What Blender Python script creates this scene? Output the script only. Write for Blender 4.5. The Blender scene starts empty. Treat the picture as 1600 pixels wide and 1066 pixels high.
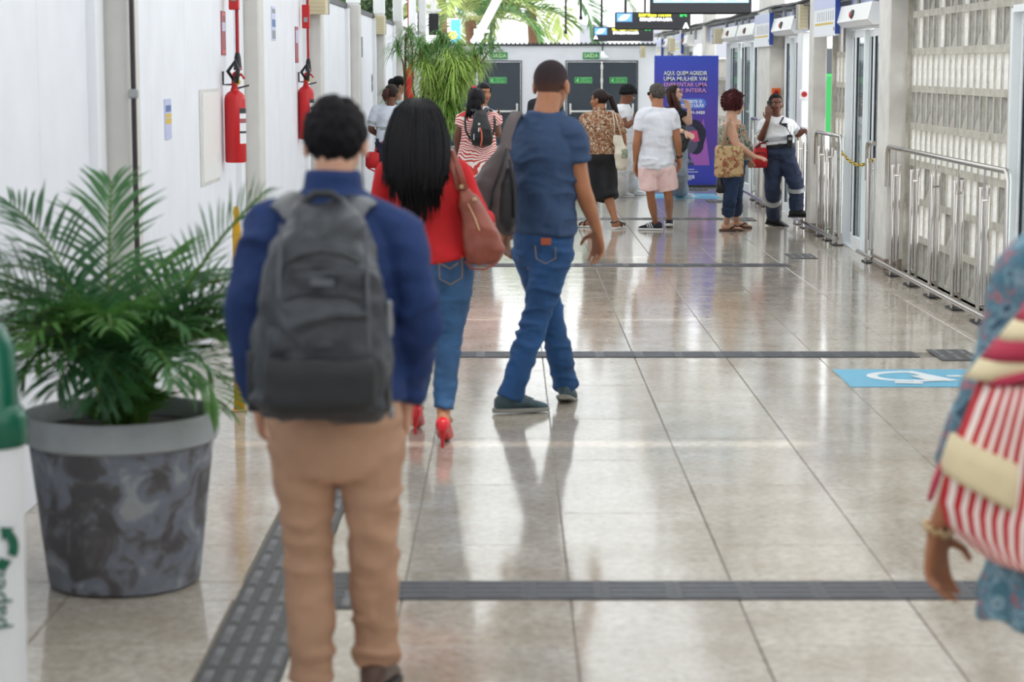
import bpy, math, random
import numpy as np
from mathutils import Vector, Matrix
from math import sin, cos, pi, radians
random.seed(7)
RNG = np.random.RandomState(11)
SC = bpy.context.scene
COL = SC.collection
# ------------------------------------------------------------------ camera, sky, sun, exposure
F = 3270.0; PITCH = math.atan(428/F); YAW = -5/F; EYE = 1.8
cam_d = bpy.data.cameras.new('camera'); cam = bpy.data.objects.new('camera', cam_d); COL.objects.link(cam)
cam.location = (0, 0, EYE); cam.rotation_euler = (pi/2 - PITCH, 0, YAW)
cam_d.sensor_width = 36; cam_d.lens = F/1600*36
cam_d.clip_start = .1; cam_d.clip_end = 600
cam_d.dof.use_dof = True; cam_d.dof.focus_distance = 19.5; cam_d.dof.aperture_fstop = 3.3
SC.camera = cam
RC = Matrix.Rotation(YAW, 3, 'Z') @ Matrix.Rotation(pi/2 - PITCH, 3, 'X')
w = bpy.data.worlds.new('sky'); SC.world = w; w.use_nodes = True
bg = w.node_tree.nodes['Background']; bg.inputs[0].default_value = (.93, .965, 1, 1); bg.inputs[1].default_value = 1.55
sd = bpy.data.lights.new('sun', 'SUN'); sd.energy = 2.6; sd.angle = radians(1.5); sd.color = (1, .96, .88)
sun = bpy.data.objects.new('sun', sd); COL.objects.link(sun); sun.location = (0, 0, 30)
sun.rotation_euler = (radians(33), 0, radians(14))
SC.view_settings.view_transform = 'Standard'; SC.view_settings.look = 'None'
SC.view_settings.gamma = 1; SC.view_settings.use_curve_mapping = False
SC.view_settings.exposure = 0.79

# ------------------------------------------------------------------ helpers
def at(u, v, Y):
    d = RC @ Vector((u-800, -(v-533), -F)); return Vector((0, 0, EYE)) + d*(Y/d.y)
def gnd(u, v, z=0.0):
    d = RC @ Vector((u-800, -(v-533), -F)); return Vector((0, 0, EYE)) + d*((z-EYE)/d.z)
def lin(h):
    h = h.lstrip('#'); o = []
    for i in (0, 2, 4):
        c = int(h[i:i+2], 16)/255; o.append(c/12.92 if c <= .04045 else ((c+.055)/1.055)**2.4)
    return (*o, 1)
class NT:
    def __init__(s, name):
        s.m = bpy.data.materials.new(name); s.m.use_nodes = True; s.t = s.m.node_tree
        s.b = s.t.nodes['Principled BSDF']
    def n(s, typ, ins=None, **kw):
        x = s.t.nodes.new(typ)
        for k, v in kw.items(): setattr(x, k, v)
        for k, v in (ins or {}).items():
            if hasattr(v, 'links') or isinstance(v, bpy.types.NodeSocket): s.t.links.new(v, x.inputs[k])
            else: x.inputs[k].default_value = v
        return x
    def ramp(s, fac, stops, interp='LINEAR'):
        r = s.t.nodes.new('ShaderNodeValToRGB'); r.color_ramp.interpolation = interp
        while len(r.color_ramp.elements) < len(stops): r.color_ramp.elements.new(.5)
        for e, (p, c) in zip(r.color_ramp.elements, stops): e.position = p; e.color = c
        s.t.links.new(fac, r.inputs[0]); return r.outputs[0]
    def link(s, a, b): s.t.links.new(a, b)
def mat(name, col, rough=.6, metal=0.0, var=0.0, vs=12.0, bump=0.0, bs=60.0, spec=None, emit=None, es=0, stretch=None, sheen=0):
    q = NT(name); b = q.b; c = lin(col) if isinstance(col, str) else col
    b.inputs['Base Color'].default_value = c; b.inputs['Roughness'].default_value = rough; b.inputs['Metallic'].default_value = metal
    if spec is not None: b.inputs['Specular IOR Level'].default_value = spec
    if sheen: b.inputs['Sheen Weight'].default_value = sheen
    if emit: b.inputs['Emission Color'].default_value = lin(emit); b.inputs['Emission Strength'].default_value = es
    if var or bump:
        tc = q.n('ShaderNodeTexCoord'); co = tc.outputs['Object']
        if stretch: co = q.n('ShaderNodeMapping', {'Vector': co, 'Scale': stretch}).outputs[0]
    if var:
        nz = q.n('ShaderNodeTexNoise', {'Vector': co, 'Scale': vs, 'Detail': 4.0})
        d = tuple(max(0, x*(1-var)) for x in c[:3])+(1,); l = tuple(min(1, x*(1+var)) for x in c[:3])+(1,)
        q.link(q.ramp(nz.outputs['Fac'], [(.3, d), (.7, l)]), b.inputs['Base Color'])
    if bump:
        nz = q.n('ShaderNodeTexNoise', {'Vector': co, 'Scale': bs, 'Detail': 3.0})
        bp = q.n('ShaderNodeBump', {'Height': nz.outputs['Fac'], 'Strength': bump, 'Distance': .01}); q.link(bp.outputs[0], b.inputs['Normal'])
    return q.m
def leafmat(name, col, var=.25, vs=10, tr=.35):
    q = NT(name); c = lin(col); out = q.t.nodes['Material Output']; tc = q.n('ShaderNodeTexCoord')
    nz = q.n('ShaderNodeTexNoise', {'Vector': tc.outputs['Object'], 'Scale': float(vs), 'Detail': 3.0})
    cc = q.ramp(nz.outputs['Fac'], [(.3, tuple(x*(1-var) for x in c[:3])+(1,)), (.7, tuple(min(1, x*(1+var)) for x in c[:3])+(1,))])
    q.link(cc, q.b.inputs['Base Color']); q.b.inputs['Roughness'].default_value = .45
    t_ = q.n('ShaderNodeBsdfTranslucent', {'Color': cc}); mx = q.n('ShaderNodeMixShader', {0: tr}); q.link(q.b.outputs[0], mx.inputs[1]); q.link(t_.outputs[0], mx.inputs[2]); q.link(mx.outputs[0], out.inputs[0]); return q.m
def tag(o, label=None, cat=None, group=None, kind=None):
    for k, v in (('label', label), ('category', cat), ('group', group), ('kind', kind)):
        if v: o[k] = v
    return o
def empty(name, loc=(0, 0, 0), label=None, cat=None, group=None, kind=None, rz=0):
    o = bpy.data.objects.new(name, None); COL.objects.link(o); o.location = loc; o.rotation_euler = (0, 0, rz); o.empty_display_size = .1
    return tag(o, label, cat, group, kind)
def link_mesh(name, me, parent=None, loc=None, kind=None):
    o = bpy.data.objects.new(name, me); COL.objects.link(o)
    if parent is not None: o.parent = parent
    if loc is not None: o.location = loc
    if kind: o['kind'] = kind
    return o
class MB:
    """collects faces, built as ONE mesh object"""
    def __init__(s): s.v = []; s.f = []; s.mi = []; s.cur = 0
    def add(s, vs, fs, mi=None):
        n = len(s.v); s.v += [tuple(x) for x in vs]; s.f += [tuple(i+n for i in f) for f in fs]
        s.mi += [s.cur if mi is None else mi]*len(fs)
    def box(s, c, h, rz=0, M=None, mi=None):
        c = Vector(c); R = M if M is not None else Matrix.Rotation(rz, 3, 'Z')
        vs = [c + R @ Vector((x*h[0], y*h[1], z*h[2])) for x in (-1, 1) for y in (-1, 1) for z in (-1, 1)]
        s.add(vs, [(0, 1, 3, 2), (4, 6, 7, 5), (0, 4, 5, 1), (2, 3, 7, 6), (0, 2, 6, 4), (1, 5, 7, 3)], mi)
    def b2(s, a, b, mi=None):
        a = Vector(a); b = Vector(b); s.box((a+b)/2, [abs(x)/2 for x in (b-a)], mi=mi)
    def cbox(s, c, h, ch=.01, rz=0, M=None, mi=None):
        """box with chamfered vertical and horizontal edges"""
        c = Vector(c); R = M if M is not None else Matrix.Rotation(rz, 3, 'Z'); ch = min(ch, .45*min(h)); secs = []
        for z, i in ((-h[2], ch), (-h[2]+ch, 0), (h[2]-ch, 0), (h[2], ch)):
            x, y = h[0]-i, h[1]-i; k = ch
            secs.append([c + R @ Vector(p) for p in ((x-k, -y, z), (x, -y+k, z), (x, y-k, z), (x-k, y, z), (-x+k, y, z), (-x, y-k, z), (-x, -y+k, z), (-x+k, -y, z))])
        s.rings(secs, True, True, mi)
    def rings(s, rs, c0=True, c1=True, mi=None, closed=True):
        n = len(rs[0]); vs = [p for r in rs for p in r]; fs = []
        for i in range(len(rs)-1):
            for j in range(n if closed else n-1):
                k = (j+1) % n; fs.append((i*n+j, i*n+k, (i+1)*n+k, (i+1)*n+j))
        if c0: fs.append(tuple(range(n-1, -1, -1)))
        if c1: fs.append(tuple((len(rs)-1)*n+j for j in range(n)))
        s.add(vs, fs, mi)
    def sweep(s, pts, rad, n=8, c0=True, c1=True, mi=None, flat=1.0, up=None, rnd=False):
        pts = [Vector(p) for p in pts]
        if not hasattr(rad, '__len__'): rad = [rad]*len(pts)
        if rnd:
            d0 = (pts[0]-pts[1]).normalized(); d1 = (pts[-1]-pts[-2]).normalized(); r0, r1 = rad[0], rad[-1]
            pts = [pts[0]+d0*r0*.95, pts[0]+d0*r0*.6]+pts+[pts[-1]+d1*r1*.6, pts[-1]+d1*r1*.95]
            rad = [r0*.25, r0*.8]+list(rad)+[r1*.8, r1*.25]
        rs = []; pu = None
        for i, p in enumerate(pts):
            t = (pts[min(i+1, len(pts)-1)]-pts[max(i-1, 0)])
            t = t.normalized() if t.length > 1e-9 else Vector((0, 0, 1))
            if pu is None:
                u0 = Vector(up) if up is not None else (Vector((0, 0, 1)) if abs(t.z) < .9 else Vector((1, 0, 0)))
            else: u0 = pu
            u1 = u0 - t*u0.dot(t)
            if u1.length < 1e-6: u1 = t.orthogonal()
            u1.normalize(); pu = u1; v1 = t.cross(u1)
            rs.append([p + (u1*cos(a)*flat + v1*sin(a))*rad[i] for a in [2*pi*k/n for k in range(n)]])
        s.rings(rs, c0, c1, mi)
    def loft(s, secs, n=20, c0=True, c1=True, mi=None, e=2.0):
        rs = []
        for c, a, b in secs:
            c, a, b = Vector(c), Vector(a), Vector(b); r = []
            for k in range(n):
                t = 2*pi*k/n; ct, st = cos(t), sin(t)
                r.append(c + a*(abs(ct)**(2/e)*(1 if ct >= 0 else -1)) + b*(abs(st)**(2/e)*(1 if st >= 0 else -1)))
            rs.append(r)
        s.rings(rs, c0, c1, mi)
    def ell(s, c, r, M=None, nu=16, nv=10, mi=None):
        c = Vector(c); M = M or Matrix.Identity(3); rs = []
        for i in range(nv+1):
            ph = -pi/2 + pi*min(max(i/nv, .02), .98)
            rs.append([c + M @ Vector((r[0]*cos(ph)*cos(2*pi*k/nu), r[1]*cos(ph)*sin(2*pi*k/nu), r[2]*sin(ph))) for k in range(nu)])
        s.rings(rs, True, True, mi)
    def mesh(s, name, mats, origin=None, smooth=False, sharp=None):
        me = bpy.data.meshes.new(name); o = Vector(origin) if origin is not None else None
        vs = [tuple(Vector(p)-o) for p in s.v] if o is not None else s.v
        me.from_pydata(vs, [], s.f)
        for m in (mats if isinstance(mats, (list, tuple)) else [mats]): me.materials.append(m)
        me.polygons.foreach_set('material_index', s.mi)
        if smooth: me.polygons.foreach_set('use_smooth', [True]*len(s.f))
        if sharp: me.set_sharp_from_angle(angle=radians(sharp))
        me.update(); return me
    def build(s, name, mats, parent=None, smooth=False, sharp=None, origin=None, kind=None, label=None):
        """verts are in world coordinates; parent (if any) has no rotation"""
        o0 = parent_origin(parent) if parent is not None else (Vector(origin) if origin is not None else Vector((0, 0, 0)))
        o = link_mesh(name, s.mesh(name, mats, o0, smooth, sharp), parent, kind=kind)
        if parent is None and origin is not None: o.location = origin
        if label: o['label'] = label
        return o
def parent_origin(p):
    o = Vector((0, 0, 0))
    while p is not None: o += p.location; p = p.parent
    return o
def hsh(i, j, k, sd):
    h = (i.astype(np.int64)*73856093) ^ (j.astype(np.int64)*19349663) ^ (k.astype(np.int64)*83492791) ^ (sd*2654435)
    h = (h ^ (h >> 13))*1274126177; h = h ^ (h >> 16); return ((h & 0xffff)/65535.0)*2-1
def vnoise(p, sd=1):
    i = np.floor(p).astype(np.int64); f = p-i; f = f*f*(3-2*f); r = 0
    for a in (0, 1):
        for b in (0, 1):
            for c in (0, 1):
                wgt = (f[:, 0] if a else 1-f[:, 0])*(f[:, 1] if b else 1-f[:, 1])*(f[:, 2] if c else 1-f[:, 2])
                r = r + wgt*hsh(i[:, 0]+a, i[:, 1]+b, i[:, 2]+c, sd)
    return r
def remesh(mb, voxel, smooth=4, wr=None, sd=1):
    """union of closed pieces as one continuous skin; wr=(amplitude, (fx,fy,fz)) adds cloth folds"""
    me = mb.mesh('tmp', []); ob = bpy.data.objects.new('tmp', me); COL.objects.link(ob)
    m = ob.modifiers.new('r', 'REMESH'); m.mode = 'VOXEL'; m.voxel_size = voxel
    if smooth:
        m2 = ob.modifiers.new('s', 'SMOOTH'); m2.iterations = smooth; m2.factor = .5
    dg = bpy.context.evaluated_depsgraph_get(); r = bpy.data.meshes.new_from_object(ob.evaluated_get(dg))
    bpy.data.objects.remove(ob); bpy.data.meshes.remove(me)
    n = len(r.vertices); co = np.empty(n*3); r.vertices.foreach_get('co', co); co = co.reshape(n, 3)
    if wr:
        no = np.empty(n*3); r.vertices.foreach_get('normal', no); no = no.reshape(n, 3)
        fr = np.array(wr[1]); q = co.copy()
        q += .03*np.stack([vnoise(co*7+5, sd), vnoise(co*7+15, sd+1), vnoise(co*7+25, sd+2)], 1)
        d = 1-2*np.abs(vnoise(q*fr, sd)); d2 = vnoise(q*fr*2.3, sd+9); msk = .35+.65*np.clip(.5+vnoise(co*4.5, sd+4), 0, 1)
        d3 = vnoise(q*fr*5.1, sd+17); co = co + no*(np.maximum((d*.8+d2*.45+d3*.12-.2)*msk, -.22)*wr[0]*2.6)[:, None]
        r.vertices.foreach_set('co', co.reshape(-1))
    r.polygons.foreach_set('use_smooth', [True]*len(r.polygons)); r.update(); return r
def put(me, name, mats, parent, label=None):
    """mesh in world coordinates -> child of parent"""
    o0 = parent_origin(parent) if parent is not None else Vector((0, 0, 0))
    me.transform(Matrix.Translation(-o0)); me.name = name; me.materials.clear()
    for m in (mats if isinstance(mats, (list, tuple)) else [mats]): me.materials.append(m)
    o = link_mesh(name, me, parent)
    if label: o['label'] = label
    return o
def text_mesh(txt, size, m, loc, rot, parent=None, name='lettering', ext=.001, align='CENTER', bold=0.0, sx=1.0, fit=None):
    cu = bpy.data.curves.new('t', 'FONT'); cu.body = txt; cu.size = size; cu.align_x = align; cu.align_y = 'CENTER'; cu.extrude = ext; cu.resolution_u = 2; cu.offset = bold
    ob = bpy.data.objects.new('t', cu); COL.objects.link(ob)
    dg = bpy.context.evaluated_depsgraph_get(); me = bpy.data.meshes.new_from_object(ob.evaluated_get(dg))
    bpy.data.objects.remove(ob); bpy.data.curves.remove(cu)
    if fit and len(me.vertices):
        xs = [v.co.x for v in me.vertices]; k = fit/(max(xs)-min(xs)); me.transform(Matrix.Diagonal((k, 1, 1, 1)))
    if sx != 1: me.transform(Matrix.Diagonal((sx, 1, 1, 1)))
    me.transform(Matrix.Translation(loc) @ rot.to_4x4())
    return put(me, name, m, parent)
FACE_CAM = Matrix.Rotation(pi/2, 3, 'X')                      # text plane facing -Y
def poly(mb, pts, th, M, loc, mi=None):
    """prism from 2-D outline in plane given by M (x,y axes), thickness th along its z"""
    n = len(pts); loc = Vector(loc)
    a = [loc + M @ Vector((x, y, 0)) for x, y in pts]; b = [loc + M @ Vector((x, y, th)) for x, y in pts]
    mb.add(a+b, [tuple(range(n-1, -1, -1)), tuple(range(n, 2*n))]+[(i, (i+1) % n, n+(i+1) % n, n+i) for i in range(n)], mi)
def copy_tree(o, parent=None):
    c = o.copy(); COL.objects.link(c)
    if parent is not None: c.parent = parent
    for ch in list(o.children): copy_tree(ch, c)
    return c
# ------------------------------------------------------------------ materials of the place
def granite():
    q = NT('granite tile'); tc = q.n('ShaderNodeTexCoord'); g = q.n('ShaderNodeNewGeometry')
    oi = q.n('ShaderNodeObjectInfo'); pos = g.outputs['Position']
    n1 = q.n('ShaderNodeTexNoise', {'Vector': pos, 'Scale': 26.0, 'Detail': 6.0, 'Roughness': .75})
    n2 = q.n('ShaderNodeTexNoise', {'Vector': pos, 'Scale': 3.2, 'Detail': 3.0})
    n3 = q.n('ShaderNodeTexVoronoi', {'Vector': pos, 'Scale': 55.0})
    c1 = q.ramp(n1.outputs['Fac'], [(.28, lin('#958d83')), (.44, lin('#b9b1a6')), (.58, lin('#cbc3b8')), (.74, lin('#ddd6cb'))])
    c2 = q.ramp(n2.outputs['Fac'], [(.3, lin('#d6cec4')), (.7, lin('#ffffff'))])
    mx = q.n('ShaderNodeMix', data_type='RGBA', blend_type='MULTIPLY'); mx.inputs[0].default_value = .75
    q.link(c1, mx.inputs[6]); q.link(c2, mx.inputs[7])
    sp = q.ramp(n3.outputs['Distance'], [(.0, (.45, .43, .41, 1)), (.28, (1, 1, 1, 1))])
    m2 = q.n('ShaderNodeMix', data_type='RGBA', blend_type='MULTIPLY'); m2.inputs[0].default_value = .4
    q.link(mx.outputs[2], m2.inputs[6]); q.link(sp, m2.inputs[7])
    rr = q.ramp(oi.outputs['Random'], [(0, (.90, .88, .87, 1)), (.5, (1, .98, .95, 1)), (1, (.97, .98, 1, 1))])
    m3 = q.n('ShaderNodeMix', data_type='RGBA', blend_type='MULTIPLY'); m3.inputs[0].default_value = 1
    q.link(m2.outputs[2], m3.inputs[6]); q.link(rr, m3.inputs[7])
    q.link(m3.outputs[2], q.b.inputs['Base Color'])
    n4 = q.n('ShaderNodeTexNoise', {'Vector': pos, 'Scale': 5.0, 'Detail': 4.0})
    rg = q.n('ShaderNodeMapRange', {'Value': n4.outputs['Fac'], 'To Min': .06, 'To Max': .15}); q.link(rg.outputs[0], q.b.inputs['Roughness'])
    bp = q.n('ShaderNodeBump', {'Height': n4.outputs['Fac'], 'Strength': .05, 'Distance': .02}); q.link(bp.outputs[0], q.b.inputs['Normal'])
    return q.m
def concrete():
    q = NT('weathered concrete'); g = q.n('ShaderNodeNewGeometry'); oi = q.n('ShaderNodeObjectInfo')
    n = q.n('ShaderNodeTexNoise', {'Vector': g.outputs['Position'], 'Scale': 7.0, 'Detail': 8.0, 'Roughness': .7})
    c = q.ramp(n.outputs['Fac'], [(.25, lin('#8f8a80')), (.45, lin('#b9b4a8')), (.65, lin('#cdc9be')), (.8, lin('#dedbd3'))])
    q.link(c, q.b.inputs['Base Color']); q.b.inputs['Roughness'].default_value = .85
    bp = q.n('ShaderNodeBump', {'Height': n.outputs['Fac'], 'Strength': .3, 'Distance': .01}); q.link(bp.outputs[0], q.b.inputs['Normal'])
    return q.m
def glass():
    q = NT('clear door glass'); t = q.t; out = t.nodes['Material Output']
    tr = q.n('ShaderNodeBsdfTransparent', {'Color': (.86, .93, .93, 1)}); gl = q.n('ShaderNodeBsdfGlossy', {'Roughness': .03})
    fr = q.n('ShaderNodeFresnel', {'IOR': 1.5}); mr = q.n('ShaderNodeMapRange', {'Value': fr.outputs[0], 'To Min': .06, 'To Max': .8})
    mx = q.n('ShaderNodeMixShader', {0: mr.outputs[0]}); q.link(tr.outputs[0], mx.inputs[1]); q.link(gl.outputs[0], mx.inputs[2])
    q.link(mx.outputs[0], out.inputs[0]); return q.m
def roof_diffuser():
    q = NT('added daylight diffuser'); out = q.t.nodes['Material Output']
    a = q.n('ShaderNodeBsdfTranslucent', {'Color': (.85, .87, .88, 1)}); b = q.n('ShaderNodeBsdfDiffuse', {'Color': (.6, .6, .6, 1)})
    mx = q.n('ShaderNodeMixShader', {0: .25}); q.link(a.outputs[0], mx.inputs[1]); q.link(b.outputs[0], mx.inputs[2]); q.link(mx.outputs[0], out.inputs[0]); return q.m
M = {}
M['granite'] = granite(); M['concrete'] = concrete(); M['glass'] = glass(); M['roof_diffuser'] = roof_diffuser()
M['concrete_dark'] = mat('darker ramp concrete', '#aaa69e', .85, var=.25, vs=12)  # slightly darker, greyer tone for the lattice ramps
M['fin_daylit'] = mat('daylight painted concrete', '#dcdbd8', .8, var=.12, vs=25)  # lighter lattice fins: outside light through the slots painted into the colour
M['grout'] = mat('dark grout', '#857d73', .7)
M['wall'] = mat('white painted wall', '#e9ebf2', .55, var=.03, vs=3, bump=.05, bs=8)
M['wall_rib'] = mat('white painted post', '#eceef2', .5)
M['pilaster'] = mat('off white pilaster', '#d2d0cc', .6, var=.05, vs=4)
M['roof'] = mat('white roof sheet', '#eef0f2', .5)
M['white'] = mat('white enamel', '#f0f0ee', .35)
M['alu'] = mat('white aluminium frame', '#eceff1', .3, .0)
M['steel'] = mat('stainless steel tube', '#c6c1bc', .18, 1.0)
M['gasket'] = mat('dark blue rubber gasket', '#1d2533', .5)
M['dark'] = mat('dark grey metal', '#2f3136', .5)
M['black'] = mat('black plastic', '#131417', .4)
M['tact'] = mat('dark grey tactile tile', '#4d4c4c', .6, var=.22, vs=20, bump=.2, bs=150)
M['tact_bar'] = mat('worn tactile bar', '#6a696c', .55, var=.4, vs=9)
M['tact2'] = mat('slate tactile tile', '#46474c', .5, var=.18, vs=14)
M['tact2_bar'] = mat('slate tactile bar', '#55565c', .5, var=.15, vs=14)
M['column'] = mat('cream painted column', '#d9d6d0', .6, var=.10, vs=5)
M['stone'] = mat('brown granite block', '#8d8076', .4, var=.35, vs=60)
M['pipe'] = mat('dark brown pipe', '#2b2426', .4)
M['red'] = mat('red enamel', '#c4141b', .3)
M['redpipe'] = mat('red painted pipe', '#a8141d', .4)
M['beige'] = mat('beige plastic housing', '#d6cba9', .5)
M['greyplastic'] = mat('grey plastic', '#9a9c9e', .5)
M['door'] = mat('charcoal painted steel door', '#3c444f', .5, var=.06, vs=3)
M['green'] = mat('green sign', '#1f8a4c', .5)
M['lime'] = mat('luminous green print', '#9ff0a0', .5)
M['cream'] = mat('cream print', '#d8efc0', .5)
M['signwhite'] = mat('white sign plate', '#e8eaee', .4)
M['blue'] = mat('royal blue sign edge', '#2b4a9b', .4)
M['lav'] = mat('lavender print', '#c3c8e8', .4)
M['yellow'] = mat('yellow print', '#d9b93a', .5)
M['print_red'] = mat('faded red print', '#a0525a', .5)
M['print_blue'] = mat('blue print', '#4a6ea8', .5)
M['print_grey'] = mat('grey print', '#8a8d96', .5)
M['floorblue'] = mat('sky blue floor paint', '#5fb4d6', .35, var=.06, vs=9)
M['floorwhite'] = mat('white floor paint', '#e9eef2', .35)

# ------------------------------------------------------------------ floor
YF0, YF1 = 3.4, 49.5
floor = empty('floor', (0, 0, 0), kind='structure')
m = MB(); m.b2((-2.2, -18.0, -.14), (3.75, 50.5, -.008)); m.build('floor_bed', M['grout'], floor)
STRIPS = [1.10, 7.08, 13.08, 19.1, 25.0, 31.0, 37.0, 43.0]          # centre lines of the tactile cross strips
XB = [-.365+.575*k for k in range(-3, 8)]
tiles = []
for si in range(len(STRIPS)):
    y0 = STRIPS[si]+.125; y1 = (STRIPS[si+1]-.125) if si+1 < len(STRIPS) else 49.5
    L = (y1-y0)/5
    for ci in range(len(XB)-1):
        xa, xb = XB[ci], XB[ci+1]
        if ci == 2: xa = -.678
        cuts = [y0+L*k for k in range(6)] if ci % 2 == 0 else [y0]+[y0+L*(k+.5) for k in range(5)]+[y1]
        for a, b in zip(cuts[:-1], cuts[1:]):
            if b > YF0: tiles.append((xa, xb, a, b))
for ys in STRIPS:
    if ys > YF0: tiles += [(XB[0], XB[1], ys-.125, ys+.125), (XB[1], -.93, ys-.125, ys+.125)]+([(2.626, 2.928, ys-.125, ys+.125)] if ys in (19.1, 37.0, 43.0) else [])+[(2.928, XB[9], ys-.125, ys+.125), (XB[9], XB[10], ys-.125, ys+.125)]
cache = {}; g = .0018; far = MB()
def tile_rank(t):
    y = (t[2]+t[3])/2; x = (t[0]+t[1])/2
    return y if abs(x) < .25*y+.4 else y+60
tiles.sort(key=tile_rank)
for i, (xa, xb, a, b) in enumerate(tiles):
    hx, hy = (xb-xa)/2-g, (b-a)/2-g
    if i < 290:
        key = (round(hx, 3), round(hy, 2))
        if key not in cache:
            t = MB(); e = .003
            t.rings([[(-hx, -hy, -.02), (hx, -hy, -.02), (hx, hy, -.02), (-hx, hy, -.02)], [(-hx, -hy, -e), (hx, -hy, -e), (hx, hy, -e), (-hx, hy, -e)],
                     [(-hx+e, -hy+e, 0), (hx-e, -hy+e, 0), (hx-e, hy-e, 0), (-hx+e, hy-e, 0)]])
            cache[key] = (t.mesh('tile', M['granite']), hy)
        me, hy0 = cache[key]
        o = link_mesh('tile', me, floor, ((xa+xb)/2, (a+b)/2, 0)); o.scale = (1, hy/hy0, 1)
    else: far.b2((xa+g, a+g, -.02), (xb-g, b-g, 0))
far.build('far_tiles', M['granite'], floor, kind='stuff')
def tact_mesh(rows, mats, dash=1):
    t = MB(); h = .1246; t.box((0, 0, .0), (h, h, .0035)); t.cur = 1
    for r in range(rows):
        x = -h+2*h*(r+.5)/rows
        for d in range(dash):
            y = -h+2*h*(d+.5)/dash; hy = h/dash*.8
            t.rings([[(x-.014, y-hy, .0035), (x+.014, y-hy, .0035), (x+.014, y+hy, .0035), (x-.014, y+hy, .0035)],
                     [(x-.010, y-hy+.004, .0075), (x+.010, y-hy+.004, .0075), (x+.010, y+hy-.004, .0075), (x-.010, y+hy-.004, .0075)]], False, True)
    return t.mesh('tactile_tile', mats)
TM_long = tact_mesh(4, [M['tact'], M['tact_bar']]); TM_cross = tact_mesh(4, [M['tact2'], M['tact2_bar']]); TM_pad = tact_mesh(3, [M['tact'], M['tact_bar']])
nt = 0
y = 4.0
while y < 45:
    if nt < 130: link_mesh('tactile_tile', TM_long, floor, (-.803, y, 0)); nt += 1
    y += .25
for ys in STRIPS[1:6]:
    x = -.553
    while x < 2.62:
        if ys < 26 or True: link_mesh('tactile_tile', TM_cross, floor, (x, ys, .001)).rotation_euler = (0, 0, pi/2); nt += 1
        x += .25
for px, ys in ((2.80, 13.05), (2.80, 20.0), (2.80, 24.9), (2.80, 28.3), (2.80, 31.0), (-.553, 7.08)):
    for dy in (-.125, .125): link_mesh('tactile_tile', TM_pad, floor, (px, ys+dy, .002))

# blue wheelchair signs painted on the floor
def floor_sign(y0, y1, x0, label):
    r = empty('floor_sign', ((x0+.46), (y0+y1)/2, 0), label, 'floor sign', 'wheelchair signs on the floor')
    W_, D = .92, y1-y0; cx, cy = x0+W_/2, (y0+y1)/2
    b = MB(); b.b2((x0, y0, .0005), (x0+W_, y1, .003)); b.build('blue_field', M['floorblue'], r)
    p = MB()
    def P(px, py): return (x0+px*W_, y0+py*D)
    pts = []                                                   # wheel: an open ring
    for k in range(25):
        a = radians(75+k*9.6); pts.append((.44+.27*cos(a), .58+.30*sin(a)))
    inn = [(.44+.20*cos(radians(75+k*9.6)), .58+.21*sin(radians(75+k*9.6))) for k in range(25)]
    for k in range(24):
        q = [P(*pts[k]), P(*pts[k+1]), P(*inn[k+1]), P(*inn[k])]
        p.add([(x, y_, .0042) for x, y_ in q], [(0, 1, 2, 3)])
    zz = [.0044]
    def stroke(a, b_, wd):
        zz[0] += .0005
        a = Vector(P(*a)); b_ = Vector(P(*b_)); d = (b_-a).normalized(); n = Vector((-d.y, d.x))*wd
        p.add([(*(a-n), zz[0]), (*(b_-n), zz[0]), (*(b_+n), zz[0]), (*(a+n), zz[0])], [(0, 1, 2, 3)])
    stroke((.47, .87), (.68, .30), .035); stroke((.68, .58), (.98, .58), .03); stroke((.42, .28), (.70, .36), .03); stroke((.30, .22), (.47, .17), .035); stroke((.50, .60), (.58, .30), .05)
    cc = [P(.16+.06*cos(2*pi*k/16), .6+.09*sin(2*pi*k/16)) for k in range(16)]
    p.build('wheelchair_symbol', M['floorwhite'], r)
floor_sign(11.73, 12.42, 1.94, 'sky blue painted wheelchair sign on the floor nearest the camera')
floor_sign(28.9, 30.0, 2.02, 'sky blue painted wheelchair sign on the floor before the purple banner')

# ------------------------------------------------------------------ left wall with pilasters
XW, XP = -1.96, -1.80
PIL = [10.0, 15.25, 20.3, 25.5, 30.6, 35.8, 40.9, 46.0]
wl = empty('wall_left', (XW, 0, 0), kind='structure')
edges = [-17.9]+PIL+[49.5]
for i in range(len(edges)-1):
    a = edges[i]+(.30 if i else 0); b = edges[i+1]; n = max(1, round((b-a)/1.2))
    for k in range(n):
        ya = a+(b-a)*k/n+.004; yb = a+(b-a)*(k+1)/n-.004
        p = MB(); p.cbox((XW-.06, (ya+yb)/2, 1.25), (.06, (yb-ya)/2, 1.25), .004); p.build('wall_panel', M['wall'], wl)
for i, y in enumerate(PIL):
    p = MB(); p.cbox(((XW-.12+XP)/2, y+.15, 1.28), ((XP-XW+.12)/2, .15, 1.28), .012); p.build('pilaster', M['pilaster'], wl)
    p = MB(); p.cbox(((XW+XP)/2, y+.12, 3.49), ((XP-XW)/2, .12, .93), .012); p.build('roof_post', M['wall_rib'], wl)
    p = MB(); p.cbox((XW+.02, y-.10, 1.25), (.03, .085, 1.25), .008); p.build('door_post', M['wall_rib'], wl)
p = MB(); p.b2((XW-.16, -17.9, 2.5), (XW+.015, 49.5, 2.56)); p.build('coping', M['dark'], wl)
wl2 = MB(); wl2.b2((XW-.135, -17.9, 0), (XW-.125, 49.5, 2.5)); wl2.build('backing', M['grout'], wl)

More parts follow.
